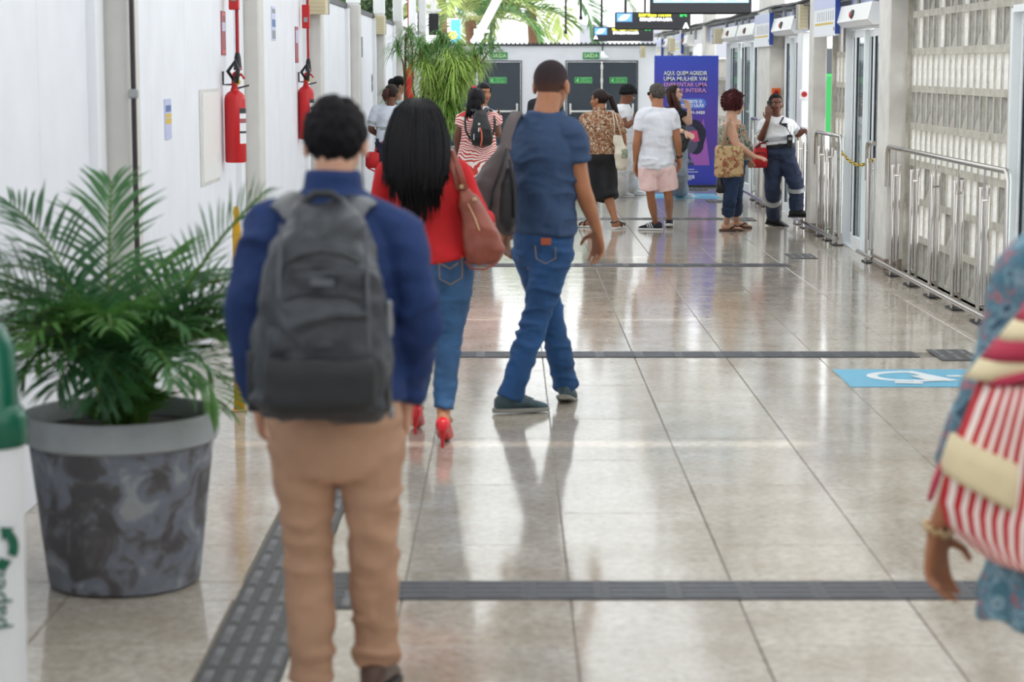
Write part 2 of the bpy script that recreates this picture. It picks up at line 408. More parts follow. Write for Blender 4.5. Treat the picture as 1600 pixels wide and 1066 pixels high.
# ------------------------------------------------------------------ roof
ce = empty('ceiling', (0, 0, 0), kind='structure')
for (xa, xb) in ((-3.2, -.6), (2.2, 4.8)):
    p = MB(); p.b2((xa, -18, 4.62), (xb, 47.0, 4.72)); p.build('roof_sheet', M['roof'], ce)
for k in range(13):
    p = MB(); p.b2((-.6, -18+5*k+.04, 4.64), (2.2, -18+5*k+4.96, 4.66)); p.build('diffuser_sheet', M['roof_diffuser'], ce)  # unseen strip, added to let daylight in evenly without sun patches
for y in PIL[:]:
    p = MB(); p.b2((-3.0, y+.05, 4.40), (4.7, y+.25, 4.62)); p.build('beam', M['roof'], ce)

# ------------------------------------------------------------------ right wall: columns, lattice, fascia
XR = 3.35
wr = empty('wall_right', (3.5, 0, 0), kind='structure')
def col_box(x0, x1, y0, y1, z1=4.4, name='column', m_=None):
    p = MB(); p.cbox(((x0+x1)/2, (y0+y1)/2, z1/2), ((x1-x0)/2, (y1-y0)/2, z1/2), .012); p.build(name, m_ or M['column'], wr)
    p = MB(); p.cbox(((x0+x1)/2, (y0+y1)/2, .05), ((x1-x0)/2+.012, (y1-y0)/2+.012, .05), .006); p.build('stone_base', M['stone'], wr)
col_box(3.36, 3.53, 18.65, 19.2)
col_box(3.305, 3.46, 22.95, 23.25)
col_box(3.33, 3.53, 27.0, 28.2)
col_box(3.36, 3.55, 36.2, 36.7); col_box(3.36, 3.55, 41.2, 41.6); col_box(3.36, 3.55, 46.2, 46.7)
col_box(3.38, 3.50, 24.35, 24.75, 2.2, 'button_post', M['alu'])
# lattice of precast concrete cells
CW, CH, CD = .228, .3225, .09
def cell(kind, mir):
    """open concrete cell: thick bars above and below, a stout fin, and in every other row a ramp across the slot; face towards -X"""
    b = MB(); d = CD/2; hb = .029; f = .024                        # slot runs from -CW/2+f to CW/2-f
    b.box((0, 0, CH/2-hb/2), (d, CW/2, hb/2)); b.box((0, 0, -CH/2+hb/2), (d, CW/2, hb/2))
    z0, z1 = -CH/2+hb, CH/2-hb; ya, yb = -CW/2+f, CW/2-f
    for y_ in (-CW/2+f/2, CW/2-f/2):
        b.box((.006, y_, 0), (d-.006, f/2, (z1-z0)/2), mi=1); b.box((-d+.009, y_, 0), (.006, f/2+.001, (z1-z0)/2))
    if kind:
        xt, xb = (-d+.008, -d+.06) if mir else (-d+.06, -d+.008); th = .016
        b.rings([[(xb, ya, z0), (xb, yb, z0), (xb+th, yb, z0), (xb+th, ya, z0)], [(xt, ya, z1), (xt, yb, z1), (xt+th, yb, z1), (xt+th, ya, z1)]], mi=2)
    return b.mesh('lattice_block', [M['concrete'], M['fin_daylit'], M['concrete_dark']])
CELLS = {(k, mi): cell(k, mi) for k in (0, 1) for mi in (0, 1)}
def lattice(y0, y1, rows, name='lattice', z0=.0, x=3.60):
    r = empty(name, (x-3.5, 0, 0)); r.parent = wr
    n = max(1, int(round((y1-y0)/CW))); cw = (y1-y0)/n
    for j in range(rows):
        for i in range(n):
            kind = (1, 3, 3, 0, 1, 0, 2, 2)[j % 8]
            if kind == 2: kind = 1 if i % 4 else 0
            if kind == 3: kind = 1 if i % 3 == j % 3 else 0
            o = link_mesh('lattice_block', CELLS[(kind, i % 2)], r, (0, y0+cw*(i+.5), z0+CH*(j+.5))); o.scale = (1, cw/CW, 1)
    p = MB()
    p.b2((x-.085, y0-.03, 0), (x+.085, y0, z0+rows*CH)); p.b2((x-.085, y1, 0), (x+.085, y1+.03, z0+rows*CH)); p.b2((x-.085, y0, 0), (x+.085, y1, z0))
    p.build('frame', M['concrete'], r)
lattice(14.55, 18.62, 8); lattice(21.55, 22.93, 7); lattice(26.3, 26.98, 7); lattice(33.5, 36.1, 6); lattice(37.9, 39.2, 6)
p = MB(); p.b2((3.55, -18, 0), (3.65, 11.5, 2.5)); p.build('solid_bay', M['column'], wr)
wf = MB(); wf.b2((-3.2, -18.2, 0), (4.8, -18, 4.7)); tag(wf.build('light_block_wall', M['column']), kind='structure')  # unseen end wall, added to cut the light from behind the camera
# upper fascia, pipes and cable tray
p = MB(); p.b2((3.44, 19.2, 2.22), (3.50, 36.2, 2.47)); p.build('fascia', M['lav'], wr)
p = MB(); p.b2((3.44, 36.2, 2.22), (3.50, 49.0, 2.47)); p.build('fascia', M['signwhite'], wr)
p = MB(); p.b2((3.36, 13.0, 2.49), (3.56, 49, 2.53))
for k in range(3): p.sweep([(3.33+.03*k, y_, 2.545+.012*sin(y_*1.7+k)) for y_ in np.arange(14, 49, .5)], .014, 6)
p.build('cable_tray', M['dark'], wr)
for y in (19.6, 20.6, 25.2, 26.1, 30.0, 30.8, 31.6, 33.0, 38.5, 39.5, 43.5):
    p = MB(); p.sweep([(3.40, y, 2.3), (3.40, y, 2.52)], .025, 8); p.build('conduit', M['greyplastic'], wr)

# ------------------------------------------------------------------ glass doors on the right
def leaf(parent, y0, y1, x, z1=2.16):
    """one aluminium framed glass leaf: frame, gasket, pane"""
    L = empty('door_leaf', Vector((x, y0, 0))-parent_origin(parent)); L.parent = parent; fw = .055; f = MB()
    f.cbox((x, y0+fw/2, z1/2+.01), (.022, fw/2, z1/2-.01), .004); f.cbox((x, y1-fw/2, z1/2+.01), (.022, fw/2, z1/2-.01), .004)
    f.cbox((x, (y0+y1)/2, z1-.035), (.021, (y1-y0)/2-fw, .035), .004); f.cbox((x, (y0+y1)/2, .075), (.021, (y1-y0)/2-fw, .055), .004)
    f.build('leaf_frame', M['alu'], L)
    gk = MB(); gw = .016
    gk.b2((x-.010, y0+fw, .13), (x+.010, y0+fw+gw, z1-.07)); gk.b2((x-.010, y1-fw-gw, .13), (x+.010, y1-fw, z1-.07)); gk.build('gasket', M['gasket'], L)
    pn = MB(); pn.b2((x-.003, y0+fw+gw, .13), (x+.003, y1-fw-gw, z1-.07)); pn.build('pane', M['glass'], L)
DN = [2]
def glass_door(y0, y1, n, hdr=None, x=3.46, sensors=()):
    d = empty('door_%d' % DN[0], (x, y0, 0), kind='structure'); DN[0] += 1
    f = MB(); f.cbox((x+.02, y0-.03, 1.1), (.05, .03, 1.1), .005); f.cbox((x+.02, y1+.03, 1.1), (.05, .03, 1.1), .005); f.b2((x-.03, y0, 2.17), (x+.07, y1, 2.22)); f.build('door_frame', M['alu'], d)
    t = MB(); t.b2((x-.04, y0, 0.001), (x+.08, y1, .018)); t.build('threshold', M['alu'], d)
    wd = (y1-y0)/n
    for k in range(n): leaf(d, y0+wd*k-.03*(k > 0), y0+wd*(k+1)+.03*(k < n-1), x+(.05 if k % 2 else -.005))
    if hdr:
        for (a, b) in hdr:
            h = MB(); za, zb = 2.19, 2.40
            h.rings([[(x+.03, a, za), (x-.12, a, za), (x-.17, a, za+.05), (x-.13, a, zb), (x+.03, a, zb)], [(x+.03, b, za), (x-.12, b, za), (x-.17, b, za+.05), (x-.13, b, zb), (x+.03, b, zb)]])
            h.build('header', M['white'], d)
            s = MB(); yc = (a+b)/2; s.ell((x-.155, yc, 2.30), (.022, .075, .05), nu=12, nv=8); s.build('door_sensor', M['dark'], d)
            s = MB(); s.ell((x-.165, yc+.03, 2.30), (.022, .05, .035), nu=12, nv=8); s.build('sensor_lens', M['red'], d)
glass_door(19.35, 21.45, 4, [(19.4, 21.3)])
glass_door(24.85, 26.2, 3, [(24.7, 26.6)])
glass_door(28.35, 33.3, 6, [(28.6, 30.6), (30.8, 33.0)])
glass_door(39.4, 41.1, 2, [(39.2, 40.9)])
glass_door(42.2, 45.6, 4, [(42.4, 43.8), (44.2, 45.6)])
glass_door(11.6, 14.40, 4, None)

# ------------------------------------------------------------------ end wall with exit doors
YE = 48.0
we = empty('wall_back', (0, YE, 0), kind='structure')
p = MB(); DZ = 1.92
dd = [(-1.72, .27), (1.32, 2.91)]
xs = [-2.1, dd[0][0], dd[0][1], dd[1][0], dd[1][1], 3.6]
for a, b in ((xs[0], xs[1]), (xs[2], xs[3]), (xs[4], xs[5])): p.b2((a, YE, 0), (b, YE+.15, 2.28))
for a, b in dd: p.b2((a, YE, DZ), (b, YE+.15, 2.28))
p.build('wall_face', M['wall'], we)
p = MB(); p.b2((-2.1, YE-.05, 2.28), (3.6, YE+.2, 2.325))
for k in range(56): p.box((-2.05+.1*k, YE-.03, 2.335), (.022, .022, .02))
p.build('coping', M['dark'], we)
def exit_double(n, x0, x1, bars):
    d = empty('door_%d' % n, ((x0+x1)/2, YE, 0), kind='structure'); xm = (x0+x1)/2
    f = MB(); f.b2((x0-.03, YE-.02, 0), (x0, YE+.03, DZ+.03)); f.b2((x1, YE-.02, 0), (x1+.03, YE+.03, DZ+.03)); f.b2((x0, YE-.02, DZ), (x1, YE+.03, DZ+.03)); f.build('door_frame', M['dark'], d)
    for a, b in ((x0+.004, xm-.006), (xm+.006, x1-.004)):
        l = empty('door_leaf', Vector(((a+b)/2, YE, 0))-parent_origin(d)); l.parent = d
        q = MB(); q.cbox(((a+b)/2, YE+.02, DZ/2), ((b-a)/2, .022, DZ/2-.004), .006); q.build('leaf_panel', M['door'], l)
        q = MB(); q.sweep([(a+.06, YE-.06, .80), (b-.06, YE-.06, .80)], .022, 8); q.build('panic_bar', M['white'], l)
        q = MB(); q.cbox((a+.08, YE-.035, .86), (.02, .035, .12), .008); q.cbox((b-.08, YE-.035, .86), (.02, .035, .12), .008); q.build('bar_bracket', M['white'], l)
        s = MB(); c = (a+b)/2-.02; s.b2((c-.20, YE-.012, 1.435), (c+.20, YE-.003, 1.575)); sg = s.build('push_sign', M['green'], l)
        s = MB(); 
        for z in (1.442, 1.562): s.b2((c-.195, YE-.015, z), (c+.195, YE-.0125, z+.008))
        for xx in (c-.195, c+.187): s.b2((xx, YE-.015, 1.442), (xx+.008, YE-.0125, 1.57))
        s.ell((c-.125, YE-.014, 1.535), (.014, .002, .016), nu=8, nv=6); s.sweep([(c-.14, YE-.014, 1.515), (c-.15, YE-.014, 1.47)], .012, 4); s.sweep([(c-.14, YE-.014, 1.5), (c-.10, YE-.014, 1.46)], .01, 4); s.sweep([(c-.165, YE-.014, 1.51), (c-.10, YE-.014, 1.515)], .007, 4)
        s.build('sign_symbol', M['lime'], l)
        for t_, z in (('APERTE E', 1.53), ('EMPURRE', 1.478)): text_mesh(t_, .058, M['lime'], Vector((c+.045, YE-.014, z)), FACE_CAM, l, 'sign_lettering', fit=.22)
    q = MB(); q.sweep([(xm, YE-.035, .10), (xm, YE-.035, DZ-.05)], .022, 8); q.cbox((xm, YE-.04, 1.50), (.03, .03, .05), .006); q.cbox((xm, YE-.04, DZ-.12), (.03, .03, .05), .006); q.build('latch_rod', M['white'], d)
exit_double(1, *dd[0], 1); exit_double(8, *dd[1], 1)
for x, lab in ((-.21, 'green exit sign reading SAIDA over the exit doors behind the tall plant'), (1.87, 'green exit sign reading SAIDA over the right pair of charcoal exit doors')):
    s = empty('exit_sign', (x, YE, 2.08), lab, 'sign', 'exit signs')
    q = MB(); q.cbox((x, YE-.02, 2.06), (.185, .014, .075), .004); q.build('sign_plate', M['green'], s)
    text_mesh('SAÍDA', .125, M['cream'], Vector((x, YE-.035, 2.055)), FACE_CAM, s, 'lettering', fit=.32, bold=.002)
s = empty('wall_lamp', (2.13, YE, 2.2), 'small round white lamp on a bracket beside the exit sign', 'lamp')
q = MB(); q.sweep([(2.13, YE, 2.30), (2.13, YE-.10, 2.26), (2.12, YE-.12, 2.14)], .018, 6); q.build('bracket', M['dark'], s)
q = MB(); q.loft([((2.12, YE-.12, 2.16), (.03, 0, 0), (0, .03, 0)), ((2.13, YE-.14, 2.08), (.06, 0, 0), (0, .06, 0)), ((2.16, YE-.17, 2.0), (.11, 0, .02), (0, .10, 0)), ((2.165, YE-.175, 1.99), (.10, 0, .02), (0, .09, 0))], 14); q.build('lamp_head', M['alu'], s, smooth=True)
# ------------------------------------------------------------------ handrails on the right
def rail(yn, yf, label, posts, lower=None, bend_near=True, bend_far=True):
    r = empty('handrail', (XR, (yn+yf)/2, 0), label, 'railing'); zt = 1.105
    t = MB(); pts = []
    if bend_near: pts += [(XR, yn, .02), (XR, yn, zt-.06), (XR, yn+.02, zt-.02)]
    pts += [(XR, yn+.06, zt), (XR, yf-.06, zt)]
    if bend_far: pts += [(XR, yf-.02, zt-.02), (XR, yf, zt-.07), (XR, yf, .75)]
    t.sweep(pts, .0215, 10); t.build('top_rail', M['steel'], r, smooth=True, sharp=50)
    if lower:
        t = MB(); t.sweep([(XR-.07, lower[0], .085), (XR-.07, lower[1], .085)], .0215, 10); t.build('foot_rail', M['steel'], r, smooth=True, sharp=50)
    for y in posts:
        for dx, dy in ((-.034, -.04), (.034, .04)):
            t = MB(); t.sweep([(XR+dx, y+dy, .01), (XR+dx, y+dy, .955), (XR+dx, y+dy, .965)], [.0150, .0150, .011], 10); t.build('post', M['steel'], r, smooth=True, sharp=50)
        t = MB(); t.sweep([(XR, y, .12), (XR, y, zt)], .008, 6); t.build('rod', M['steel'], r)
        for z in (.87, .12):
            t = MB(); t.sweep([(XR-.034, y-.04, z), (XR+.034, y+.04, z)], .010, 6); t.build('bolt', M['steel'], r)
        if lower:
            t = MB(); t.sweep([(XR-.034, y-.04, .085), (XR-.075, y-.04, .085)], .009, 6); t.build('bracket', M['steel'], r)
        t = MB(); t.cbox((XR, y, .006), (.05, .13, .006), .003); t.build('foot_plate', M['dark'], r)
rail(14.05, 18.55, 'long stainless handrail before the concrete lattice, nearest the camera', [14.75, 15.6, 16.45, 17.3, 18.15], (14.05, 18.7))
rail(19.22, 19.60, 'short stainless rail end left of the column, holding the chain', [19.4], (18.8, 19.62), False, True)
rail(21.15, 22.88, 'stainless handrail between the two glass doors, left of the chain', [21.35, 21.9, 22.5], (21.1, 23.1), True, True)
rail(23.45, 24.3, 'short stainless rail on which the guard leans her hand', [23.6, 24.15], (23.35, 24.3), True, True)
rail(26.9, 29.0, 'stainless handrail behind the red haired woman', [27.3, 27.9, 28.6], (26.9, 29.2), True, True)
# chain
c = empty('barrier_chain', (XR, 20.2, .93), 'yellow and black plastic chain hung across the open glass door', 'chain')
N = 44
for k in range(N):
    t = (k+.5)/N; y = 21.13-1.86*t; z = .955-.09*4*t*(1-t)+.01*t; b = MB(); L, W_ = .030, .014
    pts = []
    for q in range(12):
        a = 2*pi*q/12; l, s_ = L*cos(a), W_*sin(a)
        pts.append((XR+(s_ if k % 2 else 0), y+l, z+(0 if k % 2 else s_)))
    b.sweep(pts+pts[:1], .0045, 5, False, False)
    b.build('chain_link', M['yellow'] if k % 3 else M['black'], c)

# ------------------------------------------------------------------ wall things, left
s = empty('downpipe', (-1.775, 9.97, 0), 'dark brown pipe with a grey coupling running up the nearest white pilaster', 'pipe')
b = MB(); b.sweep([(-1.775, 9.97, 0.02), (-1.775, 9.97, 4.4)], .013, 10); b.build('tube', M['pipe'], s, smooth=True, sharp=50)
b = MB(); b.cbox((-1.775, 9.965, 1.675), (.022, .02, .022), .006); b.build('coupling', M['greyplastic'], s)
def wall_plate(y, z0, z1, half, name, label, cat, bands, base):
    s = empty(name, (XW, y, (z0+z1)/2), label, cat)
    b = MB(); b.b2((XW+.0005, y-half, z0), (XW+.006, y+half, z1)); b.build('plate', base, s)
    for (f0, f1, g0, g1, m_) in bands:
        b = MB(); b.b2((XW+.006, y-half+2*half*g0, z0+(z1-z0)*f0), (XW+.008, y-half+2*half*g1, z0+(z1-z0)*f1)); b.build('printed_band', m_, s)
    return s
wall_plate(12.08, 1.39, 1.62, .115, 'wall_notice', 'small white notice with blue and yellow squares on the left wall above the potted palm', 'sign',
           [(.68, .84, .15, .9, M['print_blue']), (.54, .63, .1, .95, M['yellow']), (.38, .51, .1, .95, M['yellow']), (.10, .2, .15, .85, M['lav'])], M['lav'])
wall_plate(14.5, 1.88, 2.18, .11, 'extinguisher_sign', 'reddish pictogram plate on the wall above the nearest fire extinguisher', 'sign',
           [(.55, .75, .15, .85, M['lav']), (.05, .12, .05, .95, M['red']), (.9, .97, .05, .95, M['red'])], M['print_red'])
wall_plate(17.6, 2.02, 2.30, .14, 'wall_notice', 'grey and blue notice high on the wall between the two red extinguishers', 'sign',
           [(.05, .3, .1, .9, M['print_grey']), (.4, .62, .1, .9, M['print_blue']), (.8, .93, .1, .9, M['print_grey'])], M['lav'])
wall_plate(19.5, 1.84, 2.17, .13, 'extinguisher_sign', 'reddish pictogram plate on the wall beside the second fire extinguisher', 'sign',
           [(.55, .9, .15, .85, M['lav']), (.05, .12, .05, .95, M['red'])], M['print_red'])
wall_plate(28.2, 1.93, 2.20, .10, 'wall_notice', 'narrow grey notice on the wall left of the beige speaker by the tall plant', 'sign', [(.1, .4, .1, .9, M['print_grey']), (.55, .9, .1, .9, M['print_grey'])], M['print_grey'])
wall_plate(30.2, 1.45, 1.70, .10, 'wall_notice', 'narrow dark notice on the wall left of the two uniformed women', 'sign', [(.1, .4, .1, .9, M['dark']), (.55, .9, .1, .9, M['dark'])], M['print_grey'])
s = empty('wall_cabinet', (XW, 13.75, 1.35), 'flat white cabinet door set in the left wall before the nearest extinguisher', 'cabinet')
b = MB(); b.cbox((XW+.004, 13.75, 1.35), (.004, .43, .31), .002); b.build('cabinet_frame', M['pilaster'], s)
b = MB(); b.cbox((XW+.011, 13.77, 1.35), (.004, .36, .285), .002); b.build('cabinet_door', M['white'], s)
b = MB(); b.cbox((XW+.018, 14.05, 1.2), (.004, .012, .035), .002); b.build('latch', M['alu'], s)

def extinguisher(x, y, z0, label, sc=1.0):
    r = empty('fire_extinguisher', (x, y, z0), label, 'fire extinguisher'); R = .073*sc; H = .49*sc
    b = MB(); prof = [(0, .92), (.012, 1), (.43, 1), (.455, .93), (.475, .72), (.488, .42), (.51, .34)]
    b.loft([((x, y, z0+h*sc), (R*k, 0, 0), (0, R*k, 0)) for h, k in prof], 24); b.build('cylinder', M['red'], r, smooth=True, sharp=40)
    b = MB(); b.loft([((x, y, z0+h*sc), (R*k, 0, 0), (0, R*k, 0)) for h, k in [(.505, .3), (.56, .3), (.565, .2), (.60, .2)]], 12); b.build('valve', M['red'], r, smooth=True, sharp=40)
    b = MB(); b.sweep([(x-.01, y, z0+.575*sc), (x+.05*sc, y-.02, z0+.60*sc), (x+.07*sc, y-.03, z0+.57*sc)], [.010*sc]*3, 6); b.sweep([(x-.01, y, z0+.60*sc), (x+.045*sc, y-.02, z0+.64*sc)], [.009*sc]*2, 6); b.build('lever', M['red'], r)
    b = MB(); b.ell((x+.03*sc, y-.06*sc, z0+.55*sc), (.02*sc, .014*sc, .02*sc)); b.build('pressure_gauge', M['yellow'], r)
    b = MB(); pts = [(x, y-.03*sc, z0+.56*sc), (x-.035*sc, y-.075*sc, z0+.62*sc), (x+.02*sc, y-.09*sc, z0+.69*sc), (x+.035*sc, y-.08*sc, z0+.63*sc), (x+.02*sc, y-.085*sc, z0+.54*sc)]
    b.sweep(pts, [.012*sc, .013*sc, .014*sc, .015*sc, .018*sc], 8); b.build('hose', M['black'], r, smooth=True)
    b = MB(); n = 8; A = [radians(-58+85*k/n) for k in range(n+1)]
    for (za, zb, mi) in ((.13, .37, 0), (.335, .37, 1), (.20, .215, 1), (.27, .3, 2)):
        rr = R*1.01+.0006*mi
        b.rings([[(x+rr*cos(a), y+rr*sin(a), z0+za*sc) for a in A], [(x+rr*cos(a), y+rr*sin(a), z0+zb*sc) for a in A]], False, False, mi, closed=False)
    b.build('label_sticker', [M['signwhite'], M['dark'], M['print_red']], r)
    b = MB(); b.sweep([(x-.02, y, z0+.53*sc), (XW+.01, y, z0+.53*sc), (XW+.01, y, z0+.62*sc)], .007, 6); b.sweep([(x, y, z0+.50*sc), (x+.10*sc, y-.01, z0+.525*sc)], .006, 6); b.build('wall_hook', M['dark'], r)
def red_pipe(x, y, z0, z1, label, boxz=None):
    r = empty('sprinkler_pipe', (x, y, z0), label, 'pipe')
    b = MB(); b.sweep([(x, y, z0), (x, y, z1)], .0125, 10); b.build('tube', M['redpipe'], r, smooth=True, sharp=50)
    b = MB(); b.loft([((x, y, z0-.02), (.03, 0, 0), (0, .03, 0)), ((x, y, z0+.07), (.022, 0, 0), (0, .022, 0)), ((x, y, z0+.10), (.014, 0, 0), (0, .014, 0))], 10); b.build('pipe_end', M['black'], r)
    if boxz:
        b = MB(); b.cbox((x-.015, y-.02, boxz), (.035, .03, .11), .006); b.build('alarm_box', M['red'], r)
        b = MB(); b.cbox((x-.015, y-.055, boxz-.03), (.018, .006, .022), .003); b.build('alarm_button', M['greyplastic'], r)
extinguisher(-1.872, 14.4, 1.152, 'red fire extinguisher with white sticker on the left wall, nearest the camera')
red_pipe(-1.868, 14.55, 1.80, 4.4, 'red pipe coming down to the nearest fire extinguisher', 2.30)
extinguisher(-1.885, 19.6, 1.135, 'red fire extinguisher on the left wall behind the backpack man\'s head')
red_pipe(-1.885, 19.85, 1.78, 4.4, 'red pipe with an alarm box above the second fire extinguisher', 2.27)
extinguisher(-1.86, 39.6, 1.16, 'red fire extinguisher seen between the leaves of the tall plant', 1.25)
red_pipe(-1.90, 39.9, 1.95, 4.4, 'red pipe above the fire extinguisher behind the tall plant')
s = empty('yellow_cone', (-1.42, 10.9, 0), 'slim yellow folded floor cone standing by the left wall behind the backpack man', 'cone')
b = MB(); b.loft([((-1.42, 10.9, .004), (.03, 0, 0), (0, .03, 0)), ((-1.42, 10.9, .5), (.022, 0, 0), (0, .024, 0)), ((-1.42, 10.9, .95), (.023, 0, 0), (0, .022, 0)), ((-1.42, 10.9, 1.02), (.014, 0, 0), (0, .014, 0)), ((-1.42, 10.9, 1.05), (.018, 0, 0), (0, .016, 0)), ((-1.42, 10.9, 1.08), (.013, 0, 0), (0, .013, 0))], 12, e=2.6); b.build('cone_body', mat('yellow cone plastic', '#d8a616', .4), s, smooth=True)
b = MB(); b.cbox((-1.42, 10.9, .006), (.04, .04, .006), .003); b.build('cone_foot', mat('tan rubber foot', '#b89a6a', .6), s)

def speaker(c, label, side, h=(.085, .075, .13)):
    r = empty('wall_speaker', c, label, 'speaker'); x, y, z = c
    b = MB(); b.rings([[(x-h[0], y+h[1], z-h[2]), (x+h[0], y+h[1], z-h[2]), (x+h[0], y+h[1], z+h[2]), (x-h[0], y+h[1], z+h[2])],
                       [(x-h[0], y-h[1]*.6, z-h[2]), (x+h[0], y-h[1]*.6, z-h[2]), (x+h[0], y-h[1]*.6, z+h[2]), (x-h[0], y-h[1]*.6, z+h[2])],
                       [(x-h[0]*.8, y-h[1], z-h[2]*.97), (x+h[0]*.8, y-h[1], z-h[2]*.97), (x+h[0]*.8, y-h[1], z+h[2]*.97), (x-h[0]*.8, y-h[1], z+h[2]*.97)]]); b.build('housing', M['beige'], r)
    b = MB(); b.cbox((x+h[0]*.95*side, y+h[1]*.2, z), (h[0]*.12, h[1]*.75, h[2]*1.01), .004); b.build('side_cover', M['greyplastic'], r)
    b = MB()
    for k in range(6): b.b2((x-h[0]*.7, y-h[1]-.002, z-h[2]*.8+k*h[2]*.28), (x+h[0]*.7, y-h[1]+.001, z-h[2]*.8+k*h[2]*.28+.012))
    b.build('grille', mat('beige grille', '#cbbf9c', .5), r)
    b = MB(); b.sweep([(x-h[0]*.5, y+h[1], z), (x-h[0], y+h[1]+.08, z)], .012, 6); b.build('mount', M['dark'], r)
speaker((-1.82, 20.2, 2.43), 'beige wall speaker on the pilaster above the second extinguisher', 1, (.10, .08, .13))
speaker((-1.86, 30.5, 2.40), 'beige wall speaker on the pilaster above the two uniformed women', 1, (.085, .075, .13))
speaker((3.36, 24.2, 2.37), 'grey and beige wall speaker above the gap with the green bus', -1, (.06, .11, .14))
speaker((3.25, 32.9, 2.28), 'beige wall speaker above the purple banner\'s right edge', -1, (.07, .1, .12))
speaker((3.10, 40.2, 2.22), 'beige wall speaker far down the right wall, under the display boards', -1, (.055, .1, .13))
speaker((3.0, 47.3, 2.14), 'beige wall speaker at the far corner beside the exit doors', -1, (.055, .1, .13))
# info boards over the doors on the right
for (y0, y1, z0, z1, lab) in ((21.25, 22.75, 2.115, 2.52, 'white information board with blue edge above the guard, largest of the row'),
                              (26.6, 28.2, 2.06, 2.48, 'white information board with blue edge left of the guard, second of the row'),
                              (40.2, 42.0, 2.03, 2.43, 'white information board with blue edge under the display boards, third of the row'),
                              (45.4, 47.0, 2.02, 2.40, 'white information board with blue edge farthest down the right wall')):
    s = empty('information_board', (3.3, (y0+y1)/2, z0), lab, 'sign')
    b = MB(); b.cbox((3.30, (y0+y1)/2, (z0+z1)/2), (.02, (y1-y0)/2, (z1-z0)/2), .004); b.build('board', M['signwhite'], s)
    b = MB(); b.b2((3.275, y0-.03, z0+.02), (3.325, y0, z1)); b.build('blue_edge', M['blue'], s)
    b = MB(); b.b2((3.277, y0, z1-.12), (3.2795, y1, z1-.004)); b.build('lavender_header', M['lav'], s)
    b = MB()
    for k in range(8): b.b2((3.2775, y0+.15+k*(y1-y0-.3)/8, z0+.16), (3.2795, y0+.17+k*(y1-y0-.3)/8, z1-.15))
    b.b2((3.2775, y0+.06, z0+.05), (3.2795, y0+.12, z0+.09)); b.build('printed_lines', M['print_grey'], s)
    b = MB(); b.b2((3.2775, y0+.15, z0+.12), (3.2795, y1-.1, z0+.14)); b.build('yellow_line', M['yellow'], s)
    b = MB(); b.sweep([(3.3, y0+.2, z1), (3.3, y0+.2, 2.53)], .012, 6); b.sweep([(3.3, y1-.2, z1), (3.3, y1-.2, 2.53)], .012, 6); b.build('hanger', M['greyplastic'], s)
for (x, y, z, m_, lab) in ((3.36, 24.33, 1.49, 'signwhite', 'round red emergency button on a grey post left of the open gap'), (3.37, 26.97, 1.48, 'plate', 'red emergency button on an orange plate behind the guard\'s head')):
    s = empty('emergency_button', (x, y, z), lab, 'button')
    b = MB(); b.cbox((x+.05, y-.012, z), (.055, .012, .055), .004); b.build('plate', mat('orange plate', '#e0702a', .5) if m_ == 'plate' else M['signwhite'], s)
    b = MB(); b.loft([((x+.05, y-.024, z), (.034, 0, 0), (0, 0, .034)), ((x+.05, y-.05, z), (.03, 0, 0), (0, 0, .03))], 14); b.build('push_button', M['red'], s)
    b = MB(); b.loft([((x+.05, y-.051, z), (.013, 0, 0), (0, 0, .013)), ((x+.05, y-.056, z), (.01, 0, 0), (0, 0, .01))], 10); b.build('button_centre', M['dark'], s)

